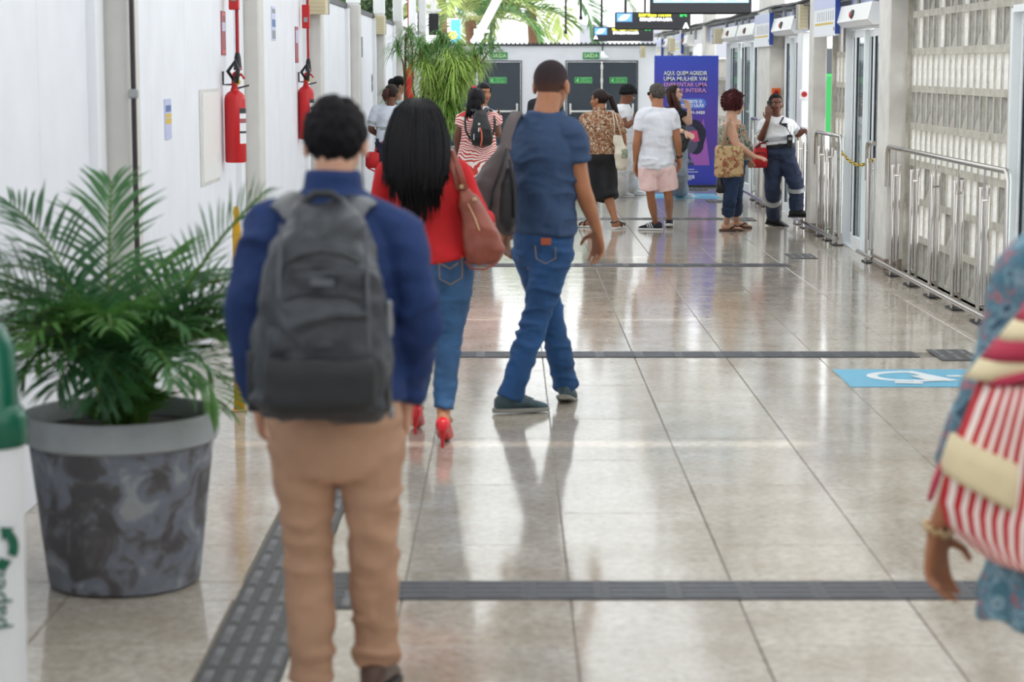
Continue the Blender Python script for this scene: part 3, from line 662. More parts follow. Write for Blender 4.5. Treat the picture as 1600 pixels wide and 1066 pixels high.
# ------------------------------------------------------------------ display boards
M['scr'] = mat('dark screen', '#3a3b40', .25)
def em(name, col, s): return mat(name, col, .4, emit=col, es=s)
M['led_y'] = em('yellow led text', '#f4e83a', 1.0); M['led_w'] = em('white led text', '#ffffff', 1.0); M['led_g'] = em('green led text', '#35d860', .9)
M['pic_blue'] = em('blue screen picture', '#6aa7d8', .55); M['pic_white'] = em('white screen picture', '#eef6fa', .8); M['pic_band'] = em('pale blue screen band', '#9fd0e2', .7)
def board(u0, u1, v0, v1, Y, label, kind):
    A = at(u0, v1, Y); B = at(u1, v0, Y); c = (A+B)/2; wd = (B.x-A.x)/2; ht = (B.z-A.z)/2
    r = empty('display_board', c, label, 'display board'); X = lambda f: A.x+(B.x-A.x)*f; Z = lambda f: A.z+(B.z-A.z)*f
    b = MB(); b.cbox((c.x, Y+.06, c.z), (wd, .06, ht), .012); b.build('case', M['black'], r)
    b = MB(); b.b2((X(.012), Y-.006, Z(.05)), (X(.988), Y+.001, Z(.97))); b.build('screen', M['scr'], r)
    y = Y-.008
    if kind == 0:
        a0 = .01
        b = MB(); b.b2((X(a0), y-.002, Z(.42)), (X(a0+.225), y+.002, Z(.97))); b.build('picture_frame', M['print_blue'], r)
        b = MB(); b.b2((X(a0+.012), y-.004, Z(.47)), (X(a0+.213), y-.002, Z(.92))); b.build('picture', M['pic_blue'], r)
        b = MB(); poly(b, [(X(a0+x_), Z(z_)) for x_, z_ in ((.03, .58), (.07, .78), (.11, .86), (.19, .88), (.17, .7), (.13, .55), (.06, .5))], .002, FACE_CAM, (0, y-.004, 0)); b.build('picture_shape', M['pic_white'], r)
        text_mesh('26/09/2025 11:17:01', ht*.42, M['led_y'], Vector((X(.53), y, Z(.82))), FACE_CAM, r, 'led_lettering', fit=(B.x-A.x)*.43, bold=.004)
        text_mesh('ESTAÇÃO DA LAPA', ht*.42, M['led_w'], Vector((X(.54), y, Z(.58))), FACE_CAM, r, 'led_lettering', fit=(B.x-A.x)*.43, bold=.006)
        text_mesh('21°C', ht*.4, M['led_g'], Vector((X(.905), y, Z(.82))), FACE_CAM, r, 'led_lettering', fit=(B.x-A.x)*.095, bold=.004)
    else:
        b = MB(); b.b2((X(.03), y-.002, Z(.36)), (X(.97), y+.002, Z(.62))); b.build('light_band', M['pic_band'], r)
        b = MB()
        for x_, w_ in ((.09, .025), (.27, .05), (.5, .07), (.70, .05), (.9, .045)): b.b2((X(x_-w_), y-.004, Z(.42)), (X(x_+w_), y-.002, Z(.56)))
        b.build('band_blocks', M['pic_white'], r)
        b = MB(); b.b2((X(.03), y-.002, Z(.62)), (X(.97), y+.002, Z(.95))); b.build('navy_band', em('navy screen', '#1f2c5e', .3), r)
        text_mesh('11:17:01', ht*.25, M['led_w'], Vector((X(.69), y-.003, Z(.74))), FACE_CAM, r, 'led_lettering', fit=(B.x-A.x)*.09, bold=.004)
        text_mesh('21°C', ht*.25, M['led_y'], Vector((X(.91), y-.003, Z(.74))), FACE_CAM, r, 'led_lettering', fit=(B.x-A.x)*.06, bold=.004)
    for f in (.14, .86):
        b = MB(); b.sweep([(X(f), Y+.06, B.z), (X(f), Y+.06, 4.6)], .022, 8); b.build('hanging_rod', M['black'], r)
    return r, X, Z, ht, y
r, X, Z, ht, y = board(961, 1079, 19, 46.5, 33.0, 'black display board with yellow time, station name and letter A at right', 0)
text_mesh('A', ht*.72, M['led_w'], Vector((X(.94), y, Z(.22))), FACE_CAM, r, 'led_lettering', bold=.012)
r, X, Z, ht, y = board(927, 1021, 42, 64.5, 42.0, 'black display board partly behind another, letter A at lower left', 0)
text_mesh('A', ht*.6, M['led_w'], Vector((X(.04), y, Z(.27))), FACE_CAM, r, 'led_lettering', bold=.010)
r, X, Z, ht, y = board(1016, 1175, -27, 22, 24.0, 'large display screen with pale blue band hanging nearest the camera', 1)
for u, v, Y, lab in ((884, 52, 41.5, 'thin black hanging rod left of the display boards'), (907.5, 30, 36.0, 'thick black hanging rod just left of the display boards')):
    P_ = at(u, v, Y); s = empty('hanging_rod', P_, lab, 'rod')
    b = MB(); b.sweep([P_, (P_.x, P_.y, 4.6)], .02, 8); b.build('tube', M['black'], s)
    b = MB(); b.cbox((P_.x, P_.y, P_.z+.02), (.03, .03, .03), .008); b.build('rod_end', M['black'], s)
P_ = at(677.5, 38, 44.0)
s = empty('screen_back', P_, 'black hanging screen between white posts above the tall plant', 'screen')
b = MB(); b.cbox(P_, (.105, .05, .225), .01); b.build('case', M['black'], s)
b = MB(); b.cbox(P_+Vector((0, .02, .29)), (.16, .06, .03), .006); b.sweep([P_+Vector((0, .03, .2)), (P_.x, P_.y+.03, 4.6)], .06, 8); b.build('bracket', M['white'], s)
P_ = at(655, 34, 46.5)
s = empty('screen_back', P_, 'narrow black screen edge between the white posts on the left', 'screen')
b = MB(); b.cbox(P_, (.04, .05, .22), .01); b.build('case', M['black'], s)
b = MB(); b.sweep([P_+Vector((0, .03, .2)), (P_.x, P_.y+.03, 4.5)], .03, 8); b.build('bracket', M['white'], s)

# ------------------------------------------------------------------ purple banner
YB = 31.75
A = at(1021, 290, YB); B = at(1123, 87, YB); A.z = .03
bn = empty('campaign_banner', ((A.x+B.x)/2, YB, 0), 'tall purple and blue campaign banner with portrait standing on the floor', 'banner')
q = NT('purple blue banner print'); tc = q.n('ShaderNodeTexCoord'); sp = q.n('ShaderNodeSeparateXYZ', {0: tc.outputs['Generated']})
c_ = q.ramp(sp.outputs[2], [(0, lin('#3b45b4')), (.18, lin('#4146b4')), (.22, lin('#5a3f9e')), (.5, lin('#5b3fa4')), (.72, lin('#4a45ae')), (1, lin('#3a4fbf'))]); q.link(c_, q.b.inputs['Base Color']); q.b.inputs['Roughness'].default_value = .4
b = MB(); b.cbox(((A.x+B.x)/2, YB+.02, (A.z+B.z)/2), ((B.x-A.x)/2, .02, (B.z-A.z)/2), .004); b.build('panel', q.m, bn)
b = MB(); b.cbox(((A.x+B.x)/2, YB+.03, .016), ((B.x-A.x)/2, .14, .015), .006); b.build('banner_foot', M['dark'], bn)
X = lambda u: A.x+(B.x-A.x)*(u-1021)/102; Z = lambda v: B.z-(B.z-A.z)*(v-87)/203; y = YB-.003
M['bwhite'] = mat('white banner print', '#eeeef6', .5); M['bpink'] = mat('pink banner print', '#dc9ad6', .5); M['bshadow'] = mat('dark indigo banner print', '#2b2a6c', .5); M['bbtn'] = mat('light blue banner button', '#5f82d8', .5)
for t_, v, u0, u1, m_ in (('AQUI, QUEM AGREDIR', 114.5, 1036, 1105, 'bwhite'), ('UMA MULHER VAI', 123.3, 1036, 1105, 'bwhite'), ('ENFRENTAR UMA', 132.5, 1036, 1105, 'bpink'), ('CIDADE INTEIRA.', 141.5, 1036, 1105, 'bpink')):
    for k in range(2): text_mesh(t_, .085, M['bshadow'], Vector((X((u0+u1)/2)+.007+.007*k, y+.0015, Z(v)-.007-.007*k)), FACE_CAM, bn, 'lettering_shadow', fit=X(u1)-X(u0), bold=.0009, ext=.0004)
    text_mesh(t_, .085, M[m_], Vector((X((u0+u1)/2), y-.001, Z(v))), FACE_CAM, bn, 'lettering', fit=X(u1)-X(u0), bold=.0012)
b = MB(); rr = (Z(154)-Z(170))/2; pts = []
for sgn, cx in ((1, X(1096)), (-1, X(1050))):
    for k in range(9):
        a = -pi/2+pi*k/8; pts.append((cx+sgn*rr*cos(a), Z(162)+sgn*rr*sin(a)))
poly(b, pts, .002, FACE_CAM, (0, y, 0)); b.build('button_print', M['bbtn'], bn)
text_mesh('APERTE O', .06, M['bwhite'], Vector((X(1083), y-.003, Z(159))), FACE_CAM, bn, 'lettering', fit=X(1097)-X(1068), bold=.002)
text_mesh('BOTÃO LILÁS', .06, M['bwhite'], Vector((X(1080), y-.003, Z(165))), FACE_CAM, bn, 'lettering', fit=X(1100)-X(1060), bold=.002)
text_mesh('98791-3420', .06, M['bwhite'], Vector((X(1085), y-.001, Z(176))), FACE_CAM, bn, 'lettering', fit=X(1102)-X(1068), bold=.002)
def shape(name, pts, col, dz):
    b = MB(); poly(b, [(X(u), Z(v)) for u, v in pts], .0015, FACE_CAM, (0, y-dz, 0)); b.build(name, mat(name.replace('_', ' '), col, .5), bn)
shape('pink_beam_print', [(1079, 244), (1079, 238), (1100, 185), (1111, 259), (1072, 259)], '#a860b8', .000)
shape('portrait_hair_print', [(1070, 200), (1073, 192), (1080, 187), (1087, 187), (1094, 190), (1100, 196), (1104, 205), (1104, 214), (1101, 224), (1100, 233), (1096, 239), (1090, 242), (1083, 241), (1079, 232), (1070, 222)], '#23203a', .002)
shape('portrait_face_print', [(1064, 210), (1072, 196), (1082, 197), (1088, 202), (1091, 208), (1092, 214), (1094, 221), (1091, 223), (1091, 228), (1089, 233), (1085, 238), (1079, 240), (1074, 240), (1068, 232)], '#55536a', .004)
shape('portrait_light_print', [(1078, 205), (1090, 204), (1092, 214), (1094, 220), (1086, 222), (1079, 219)], '#d0487f', .006)
shape('portrait_shoulder_print', [(1058, 259), (1062, 243), (1070, 238), (1078, 243), (1086, 259)], '#3a4468', .0055)
b = MB()
for k in range(5): poly(b, [(X(1061+k*5), Z(257-k*.6)), (X(1063+k*5), Z(257-k*.6)), (X(1067+k*3.4), Z(244+k*1.6)), (X(1065+k*3.4), Z(244+k*1.6))], .001, FACE_CAM, (0, y-.0075, 0))
b.build('garment_stripe_print', mat('grey stripe print', '#8d93ad', .5), bn)
text_mesh('SALVADOR', .075, M['bwhite'], Vector((X(1073), y-.001, Z(277.5))), FACE_CAM, bn, 'lettering', fit=X(1086)-X(1058), bold=.003)
b = MB(); b.b2((X(1064), y-.001, Z(266)), (X(1086), y+.001, Z(265))); b.b2((X(1062), y-.001, Z(270)), (X(1092), y+.001, Z(269))); b.b2((X(1063), y-.001, Z(282)), (X(1082), y+.001, Z(281))); b.build('small_print_lines', M['bwhite'], bn)

# ------------------------------------------------------------------ potted areca palm, left foreground
px_, py_ = -1.355, 7.22
M['potclay'] = None
q = NT('weathered grey planter'); g_ = q.n('ShaderNodeNewGeometry')
n1 = q.n('ShaderNodeTexNoise', {'Vector': g_.outputs['Position'], 'Scale': 7.5, 'Detail': 7.0, 'Distortion': .9}); n2 = q.n('ShaderNodeTexNoise', {'Vector': g_.outputs['Position'], 'Scale': 40.0, 'Detail': 3.0})
c1 = q.ramp(n1.outputs['Fac'], [(.40, lin('#504e51')), (.46, lin('#625f62')), (.50, lin('#757984')), (.58, lin('#7b808b')), (.64, lin('#999ca0'))])
c2 = q.ramp(n2.outputs['Fac'], [(.3, (.85, .85, .85, 1)), (.7, (1, 1, 1, 1))]); mx = q.n('ShaderNodeMix', data_type='RGBA', blend_type='MULTIPLY'); mx.inputs[0].default_value = 1; q.link(c1, mx.inputs[6]); q.link(c2, mx.inputs[7]); q.link(mx.outputs[2], q.b.inputs['Base Color']); q.b.inputs['Roughness'].default_value = .55
M['pot'] = q.m; M['potrim'] = mat('pale grey planter rim', '#a2a7aa', .5, var=.15, vs=8)
M['soil'] = mat('dark potting soil', '#3a322c', .9, var=.4, vs=50, bump=.6, bs=60)
pl = empty('potted_palm', (px_, py_, 0), 'large grey planter with a bushy areca palm in the left foreground', 'plant')
def prof(b, pr, n=40): b.loft([((px_, py_, z), (r_, 0, 0), (0, r_, 0)) for r_, z in pr], n)
b = MB(); prof(b, [(.245, 0), (.262, .012), (.268, .05), (.318, .50), (.316, .515)]); b.build('pot_body', M['pot'], pl, smooth=True, sharp=40)
b = MB(); prof(b, [(.318, .505), (.334, .515), (.338, .60), (.334, .612), (.318, .612), (.312, .605), (.305, .545), (.0, .545)]); b.build('pot_rim', M['potrim'], pl, smooth=True, sharp=40)
b = MB(); prof(b, [(.304, .546), (.2, .556), (.1, .568), (.02, .57)], 24); b.build('soil', M['soil'], pl, smooth=True)
LEAFS = [leafmat('palm leaf green', '#4a7a48'), leafmat('deep palm leaf green', '#38623f'), leafmat('fresh palm leaf green', '#5a8a42')]
STEM = mat('green palm stem', '#55752f', .5)
def frond(base, az, elev, L, droop, nleaf, ll, lw, rs, mats, parent, bare=.28, name='frond', xmin=None):
    """curved midrib with narrow folded leaflets on both sides"""
    b = MB(); pts = []; p = Vector(base); e = elev; h = Vector((cos(az), sin(az), 0)); n = 14; tw = rs.uniform(-.25, .25)
    for k in range(n+1):
        pts.append(p.copy()); d = h*cos(e)+Vector((0, 0, 1))*sin(e); p = p+d*(L/n); e -= droop/n*(.4+1.2*k/n)
    b.sweep(pts, [.009*(1-.75*k/n)+.0015 for k in range(n+1)], 5, mi=0)
    side = Vector((-h.y, h.x, 0)); b.cur = 1
    for k in range(nleaf):
        f = bare+(1-bare)*(k+.5)/nleaf; x = f*n; i = min(int(x), n-1); c = pts[i].lerp(pts[i+1], x-i); t = (pts[i+1]-pts[i]).normalized(); up = side.cross(t)*-1
        if up.z < 0: up = -up
        sc = sin(pi*(.18+.78*(f-bare)/(1-bare)))**.6
        for s_ in (-1, 1):
            a = radians(62-34*(f-bare)/(1-bare)+rs.uniform(-7, 7)); d = (t*cos(a)+side*s_*sin(a)+up*(.28+tw*s_+rs.uniform(-.1, .1))).normalized()
            l = ll*sc*rs.uniform(.85, 1.1); wv = d.cross(up); wv = wv.normalized() if wv.length > 1e-4 else t; rr = []
            q_ = c.copy(); dd = d.copy()
            for j, wk in enumerate((.35, 1.0, .8, .06)):
                w_ = wv*lw*wk; fold = up*lw*wk*.35
                rr.append([q_-w_+fold, q_, q_+w_+fold]); q_ = q_+dd*l/3; dd = (dd+Vector((0, 0, -.22*rs.uniform(.5, 1.4)))).normalized()
            b.rings(rr, False, False, closed=False)
    if xmin is not None: b.v = [(x if x > xmin+.12 else xmin+.12*math.exp((x-xmin-.12)/.12), y_, z_) for x, y_, z_ in b.v]
    return b.build(name, mats, parent, smooth=True)
rs = np.random.RandomState(4)
base = Vector((px_+.01, py_-.02, .55))
specs = []
for k in range(30):
    az = 2*pi*k*.618+rs.uniform(-.3, .3); ring = k/30
    specs.append((az, radians(rs.uniform(80, 88)-16*ring), rs.uniform(.66, .9)*(1-.12*ring), radians(rs.uniform(95, 150)+25*ring)))
specs += [(radians(-4), radians(66), .98, radians(26)), (radians(264), radians(74), .70, radians(165)), (radians(250), radians(80), .74, radians(150)), (radians(285), radians(76), .62, radians(160)), (radians(185), radians(76), .98, radians(110)), (radians(172), radians(70), 1.0, radians(125)), (radians(200), radians(72), .95, radians(120)),
          (radians(345), radians(74), .85, radians(140)), (radians(2), radians(70), .8, radians(135)), (radians(95), radians(86), .9, radians(40)), (radians(150), radians(82), .92, radians(60))]
for i, (az, el, L, dr) in enumerate(specs):
    o_ = Vector((rs.uniform(-.06, .06), rs.uniform(-.05, .05), 0))
    frond(base+o_, az, el, L, dr, 27, .27, .0068, rs, [STEM, LEAFS[i % 3]], pl, .36, xmin=-1.945)
for k in range(9):
    az = rs.uniform(pi, 2*pi); b_ = base+Vector((rs.uniform(-.06, .06), rs.uniform(-.07, .02), -.01))
    frond(b_, az, radians(rs.uniform(60, 82)), rs.uniform(.18, .3), radians(80), 8, .15, .010, rs, [STEM, LEAFS[2]], pl, .2, 'young_frond')
for k in range(10):
    b = MB(); a = rs.uniform(0, 2*pi); o_ = Vector((.07*cos(a), .06*sin(a), -.02)); b.sweep([base+o_, base+o_*1.4+Vector((0, 0, .16)), base+o_*2+Vector((0, 0, .3))], [.013, .010, .006], 6); b.build('stem', STEM, pl)

# ------------------------------------------------------------------ tall plant with drooping tufts
tx, ty = at(672, 300, 27.5).x, 27.5
tp = empty('tall_plant', (tx, ty, 0), 'tall bushy plant with drooping grassy leaf tufts in the middle distance', 'plant')
b = MB(); b.loft([((tx, ty, z), (r_, 0, 0), (0, r_, 0)) for r_, z in ((.24, 0), (.26, .02), (.31, .48), (.33, .50), (.33, .56), (.30, .56), (.28, .50), (.02, .50))], 28); b.build('pot_body', M['pot'], tp, smooth=True, sharp=40)
BARK = mat('brown cane bark', '#7a5a44', .8, var=.2, vs=20)
TUFT = [leafmat('bright tuft green', '#98bd60'), leafmat('grass tuft green', '#b4d070'), leafmat('dark tuft green', '#6d9a5a')]
def tuft(c, R, n, parent, rs, m_, down=1.0, wl=.011):
    b = MB()
    for k in range(n):
        az = rs.uniform(0, 2*pi); el = rs.uniform(-.2, 1.35); L = R*rs.uniform(.7, 1.15); d = Vector((cos(az)*cos(el), sin(az)*cos(el), sin(el))); p = Vector(c)+Vector((0, 0, rs.uniform(-.07, .05))); sd_ = Vector((-sin(az), cos(az), 0)); rr = []
        for j, wk in enumerate((.5, 1, .9, .6, .08)):
            rr.append([p-sd_*wl*wk, p+sd_*wl*wk]); p = p+d*L/4; d = (d+Vector((0, 0, -.55*down))).normalized()
        b.rings(rr, False, False, closed=False)
    b.build('leaf_tuft', m_, parent, smooth=True)
rs = np.random.RandomState(9)
tufts = [(622, 82, 0, .36, 2), (640, 60, .1, .30, 2), (655, 78, -.2, .36, 2), (668, 92, .1, .38, 0), (690, 66, 0, .28, 2), (682, 78, .1, .36, 0), (700, 72, -.1, .36, 2), (716, 84, .1, .34, 0), (700, 100, -.2, .38, 1), (722, 100, 0, .36, 0), (742, 96, .1, .34, 1), (752, 84, -.1, .34, 2), (770, 78, 0, .28, 2), (738, 110, 0, .34, 1),
         (672, 128, -.1, .40, 1), (690, 122, .1, .42, 1), (706, 130, -.2, .42, 1), (722, 128, 0, .38, 1), (684, 150, .1, .42, 1), (700, 156, -.2, .44, 0), (716, 150, .1, .38, 1), (690, 176, 0, .40, 0), (706, 178, -.1, .40, 0), (668, 150, 0, .36, 1), (606, 152, .2, .22, 2), (656, 100, 0, .34, 0), (692, 198, .1, .36, 1), (708, 200, -.1, .36, 0), (718, 184, 0, .34, 1), (674, 176, -.1, .36, 0), (664, 116, -.2, .36, 1), (712, 112, -.25, .38, 1)]
for (u, v, dy, R, ci) in tufts:
    c = at(u, v-6, ty+dy); tuft(c, R*(1.0 if ci != 1 else 1.08), 75 if ci == 2 else 115, tp, rs, TUFT[ci], down=1.25, wl=.0068)
    b = MB(); f = Vector((tx+rs.uniform(-.1, .1), ty+rs.uniform(-.1, .1), .5)); mid = f.lerp(c, .55)+Vector((rs.uniform(-.1, .1), 0, .1)); mid2 = f.lerp(c, .85)+Vector((0, 0, .06))
    b.sweep([f, mid, mid2, c], [.016, .013, .010, .008], 6); b.build('cane', BARK, tp, smooth=True)
c0 = at(634, 52, ty+.1); b = MB(); b.sweep([(tx-.12, ty+.1, .5), (c0.x-.02, ty+.1, 1.2), c0], [.024, .02, .016], 7); b.build('cane', BARK, tp, smooth=True)

# ------------------------------------------------------------------ recycling bin, left edge
bx, by = -1.59, 5.62; th = radians(28); Rb = Matrix.Rotation(th, 3, 'Z')
bi = empty('recycling_bin', (bx, by, 0), 'white recycling bin with green lid cut by the left edge', 'bin')
M['binwhite'] = mat('white bin plastic', '#e3e5e8', .35); M['bingreen'] = mat('dark green bin plastic', '#0b5c46', .25)
def bl(z, hx, hy): return (Vector((bx, by, z)), Rb @ Vector((hx, 0, 0)), Rb @ Vector((0, hy, 0)))
b = MB(); b.loft([bl(0.0, .20, .20), bl(.02, .222, .222), bl(.80, .232, .232), bl(.825, .232, .232)], 32, e=6); b.build('bin_body', M['binwhite'], bi, smooth=True, sharp=40)
b = MB(); b.loft([bl(.79, .240, .240), bl(.80, .247, .247), bl(.87, .247, .247), bl(.885, .24, .24), bl(.90, .228, .228), bl(1.06, .222, .222), bl(1.11, .20, .20), bl(1.135, .12, .12)], 32, e=5); b.build('bin_lid', M['bingreen'], bi, smooth=True, sharp=40)
fr_ = Matrix((Rb @ Vector((1, 0, 0)), Vector((0, 0, 1)), Rb @ Vector((0, -1, 0)))).transposed()
fc = Vector((bx, by, 0)) + Rb @ Vector((.125, -.2315, 0))
b = MB()
for k in range(3):                                              # three chasing arrows
    a0 = radians(90+120*k); pts_o = []; pts_i = []
    for j in range(6):
        a = a0+radians(15*j); pts_o.append((.062*cos(a), .062*sin(a))); pts_i.append((.036*cos(a), .036*sin(a)))
    poly(b, pts_o+pts_i[::-1], .002, fr_, fc+Vector((0, 0, .525)))
    a = a0+radians(75); t_ = Vector((-sin(a), cos(a)))*.03; o_ = Vector((cos(a), sin(a)))
    poly(b, [tuple(o_*.072), tuple(o_*.049+t_), tuple(o_*.026)], .002, fr_, fc+Vector((0, 0, .525)))
b.build('recycling_symbol', M['bingreen'], bi)
text_mesh('papel', .075, M['bingreen'], fc+Vector((0, 0, .38))-(Rb @ Vector((0, .002, 0))), fr_ @ Matrix.Rotation(pi/2, 3, 'Z'), bi, 'lettering', fit=.15)

# ------------------------------------------------------------------ outside
o = MB(); o.b2((-60, 50.5, -.3), (60, 190, -.16)); o.b2((3.76, -10, -.3), (60, 50.5, -.16)); o.b2((-60, -10, -.3), (-2.2, 50.5, -.16))
og = o.build('ground', mat('pale concrete apron', '#b9b7b2', .8, var=.1, vs=.6)); og['kind'] = 'structure'
gx, gy = 5.62, 43.5
bus = empty('city_bus', (gx+1.25, gy+4, -.16), 'green and white bus seen through the gap behind the guard', 'bus')
M['busgreen'] = mat('bright green bus paint', '#178a42', .35); M['buswhite'] = mat('white bus paint', '#eef0f0', .3); M['busglass'] = mat('dark bus windscreen', '#3b3f45', .1)
b = MB(); b.cbox((gx+1.25, gy+4, 1.05), (1.25, 4, .62), .06); b.build('lower_body', M['busgreen'], bus)
b = MB(); b.cbox((gx+1.25, gy+4.0, 2.55), (1.24, 3.98, .40), .08); b.build('roof_body', M['buswhite'], bus)
b = MB(); b.cbox((gx+1.25, gy+4, .25), (1.22, 3.97, .19), .04); b.build('bumper', M['buswhite'], bus)
b = MB(); b.cbox((gx+1.25, gy+4.0, 1.92), (1.20, 3.94, .26), .02); b.build('windscreen', M['busglass'], bus)
for xx in (gx+.03, gx+2.47):
    b = MB(); b.cbox((xx, gy+.05, 1.92), (.03, .05, .26), .01); b.build('windscreen_pillar', M['busgreen'], bus)
b = MB(); b.sweep([(gx+.12, gy, 2.3), (gx+.05, gy-.25, 2.1), (gx+.05, gy-.25, 1.9)], .02, 6); b.cbox((gx+.06, gy-.25, 1.68), (.09, .05, .2), .03); b.build('wing_mirror', M['black'], bus)
for dy in (1.6, 6.2):
    for xx in (gx+.2, gx+2.3):
        b = MB(); b.loft([((xx-.13, gy+dy, .32), (0, .45, 0), (0, 0, .45)), ((xx+.13, gy+dy, .32), (0, .45, 0), (0, 0, .45))], 20); b.build('wheel', M['black'], bus)
def bush(c, r, n, lf, m_, name, label, trunk=None, group=None, seed=1):
    rs = np.random.RandomState(seed); root = empty(name, (c[0], c[1], -.16), label, 'tree', group); b = MB()
    lob = [(Vector(c)+Vector((rs.uniform(-.6, .6)*r[0], rs.uniform(-.6, .6)*r[1], rs.uniform(-.55, .55)*r[2])), rs.uniform(.4, .65)) for _ in range(9)]
    for k in range(n):
        lc, lr = lob[k % 9]; d = Vector(rs.normal(size=3)).normalized(); p = lc+Vector((d.x*r[0], d.y*r[1], d.z*r[2]))*lr*rs.uniform(.75, 1.05)
        a = Vector(rs.normal(size=3)).normalized()*lf*rs.uniform(.6, 1.2); t_ = a.orthogonal().normalized()*lf*.4
        t_ = Matrix.Rotation(rs.uniform(0, 6), 3, a) @ t_
        b.add([p-a, p+t_, p+a, p-t_], [(0, 1, 2, 3)])
    o = b.build('foliage', m_, root, kind='stuff')
    b = MB(); b.sweep([(c[0], c[1], -.16), (c[0]+.1, c[1], c[2]*.5), (c[0], c[1], c[2])], [.16, .13, .08], 8); b.build('trunk', BARK, root)
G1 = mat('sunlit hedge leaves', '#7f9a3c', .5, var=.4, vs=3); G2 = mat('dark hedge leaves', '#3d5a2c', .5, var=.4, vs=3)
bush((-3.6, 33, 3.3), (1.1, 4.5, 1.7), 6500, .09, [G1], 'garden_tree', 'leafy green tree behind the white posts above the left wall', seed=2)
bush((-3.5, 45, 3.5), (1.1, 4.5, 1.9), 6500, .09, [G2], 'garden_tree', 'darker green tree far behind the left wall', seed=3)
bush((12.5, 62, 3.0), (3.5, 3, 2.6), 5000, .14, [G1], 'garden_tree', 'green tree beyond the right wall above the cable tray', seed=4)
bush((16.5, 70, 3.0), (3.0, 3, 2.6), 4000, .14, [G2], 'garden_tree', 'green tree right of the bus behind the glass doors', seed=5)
PAL = [leafmat('coconut frond green', '#557a42', .3, 2), leafmat('pale coconut frond', '#98a866', .3, 2), leafmat('dark coconut frond', '#41643a', .3, 2)]
PST = mat('coconut midrib', '#a8a86a', .6)
def coco(x, y, z, label, seed, n=15, L=3.4, ll=1.05):
    rs = np.random.RandomState(seed); r = empty('coconut_palm', (x, y, -.16), label, 'palm tree', None)
    b = MB(); b.sweep([(x+.3, y, -.16), (x+.1, y, z*.5), (x, y, z)], [.2, .16, .15], 10); b.build('trunk', BARK, r, smooth=True)
    for k in range(n):
        az = 2*pi*k/n+rs.uniform(-.2, .2); el = rs.uniform(.05, 1.2)
        frond(Vector((x, y, z)), az, el, L*rs.uniform(.85, 1.1), radians(rs.uniform(75, 130)), 44, ll, .035, rs, [PST, PAL[k % 3]], r, .12, 'palm_frond')
coco(at(735, 40, 56).x, 56, 3.0, 'coconut palm with orange brown crown behind the exit wall, left of the white strut', 21, 14, 3.0, .9)
coco(at(830, 40, 66).x, 66, 3.7, 'coconut palm with large arching fronds behind the exit wall', 22, 20, 4.0, 1.2)
coco(at(690, 0, 78).x, 78, 4.6, 'coconut palm farther back behind the posts on the left', 23, 14, 3.6, 1.0)
st = empty('roof_strut', (at(742, 66, 51).x, 51, 2.2), 'white slanted roof strut with a bracket above the exit wall', 'strut')
a_ = at(741, 68, 51); b_ = at(790, -25, 51); b = MB(); b.sweep([a_, b_], .105, 8); b.build('strut_tube', M['wall_rib'], st)
b = MB(); c_ = at(745, 40, 51); b.sweep([at(745, 78, 51), at(745, 45, 51)], .07, 8); b.cbox(at(754, 49, 51), (.17, .05, .035), .01); b.build('strut_bracket', M['wall_rib'], st)
b = MB(); b.sweep([(a_.x, 51, -.16), (a_.x, 51, a_.z+.1)], .09, 8); b.build('strut_post', M['wall_rib'], st)
sg = empty('flower_sign', (at(712, 50, 53).x, 53, 2), 'small sky blue sign with a yellow flower behind the tall plant', 'sign')
b = MB(); c_ = at(712, 52, 53); b.cbox(c_, (.12, .02, .34), .01); b.build('sign_panel', mat('sky blue panel', '#58b7d8', .5), sg)
b = MB(); b.sweep([(c_.x, 53.03, -.16), (c_.x, 53.03, c_.z)], .04, 8); b.build('sign_post', M['alu'], sg)
b = MB()
for k in range(6): b.ell(c_+Vector((-.06+.07*cos(k*pi/3), -.025, -.05+.07*sin(k*pi/3))), (.045, .01, .045), nu=8, nv=6)
b.build('flower_print', mat('lemon yellow flower', '#e6e06a', .5), sg)
bd = empty('white_building', (9, 92, -.16), 'pale overexposed building beyond the palms on the right', 'building')
b = MB(); b.b2((2.0, 90, -.16), (16, 98, 9)); b.build('wall', M['wall_rib'], bd)
for k in range(5):
    for z in (2.2, 5.2):
        b = MB(); b.b2((3+2.6*k, 89.95, z), (4.2+2.6*k, 90.02, z+1.4)); b.build('window', M['print_grey'], bd)
# ------------------------------------------------------------------ people: generator
def skin_mat(name, col):
    m_ = mat(name, col, .5, var=.06, vs=14); b = m_.node_tree.nodes['Principled BSDF']; b.inputs['Subsurface Weight'].default_value = .06; b.inputs['Subsurface Radius'].default_value = (.6, .25, .15); b.inputs['Subsurface Scale'].default_value = .02; return m_
def hdg(yaw, pitch=0, roll=0):
    """columns right, forward, up; yaw 0 looks along +Y, positive turns right"""
    y, p = radians(yaw), radians(pitch); f = Vector((sin(y)*cos(p), cos(y)*cos(p), sin(p))); r = Vector((cos(y), -sin(y), 0)); u = r.cross(f)
    if roll: R = Matrix.Rotation(radians(roll), 3, f); r = R @ r; u = R @ u
    return Matrix((r, f, u)).transposed()
def limb_pts(A, B, C, prof):
    P = []; Rr = []
    for t, r in prof:
        P.append(A.lerp(B, t) if t <= 1 else B.lerp(C, t-1)); Rr.append(r)
    return P, Rr
ARM = [(0, .054), (.15, .055), (.4, .049), (.75, .042), (1, .039), (1.12, .041), (1.35, .039), (1.7, .030), (2, .026)]
LEG = [(0, .088), (.2, .086), (.5, .074), (.85, .058), (1, .054), (1.12, .053), (1.3, .057), (1.55, .049), (1.8, .037), (2, .034)]
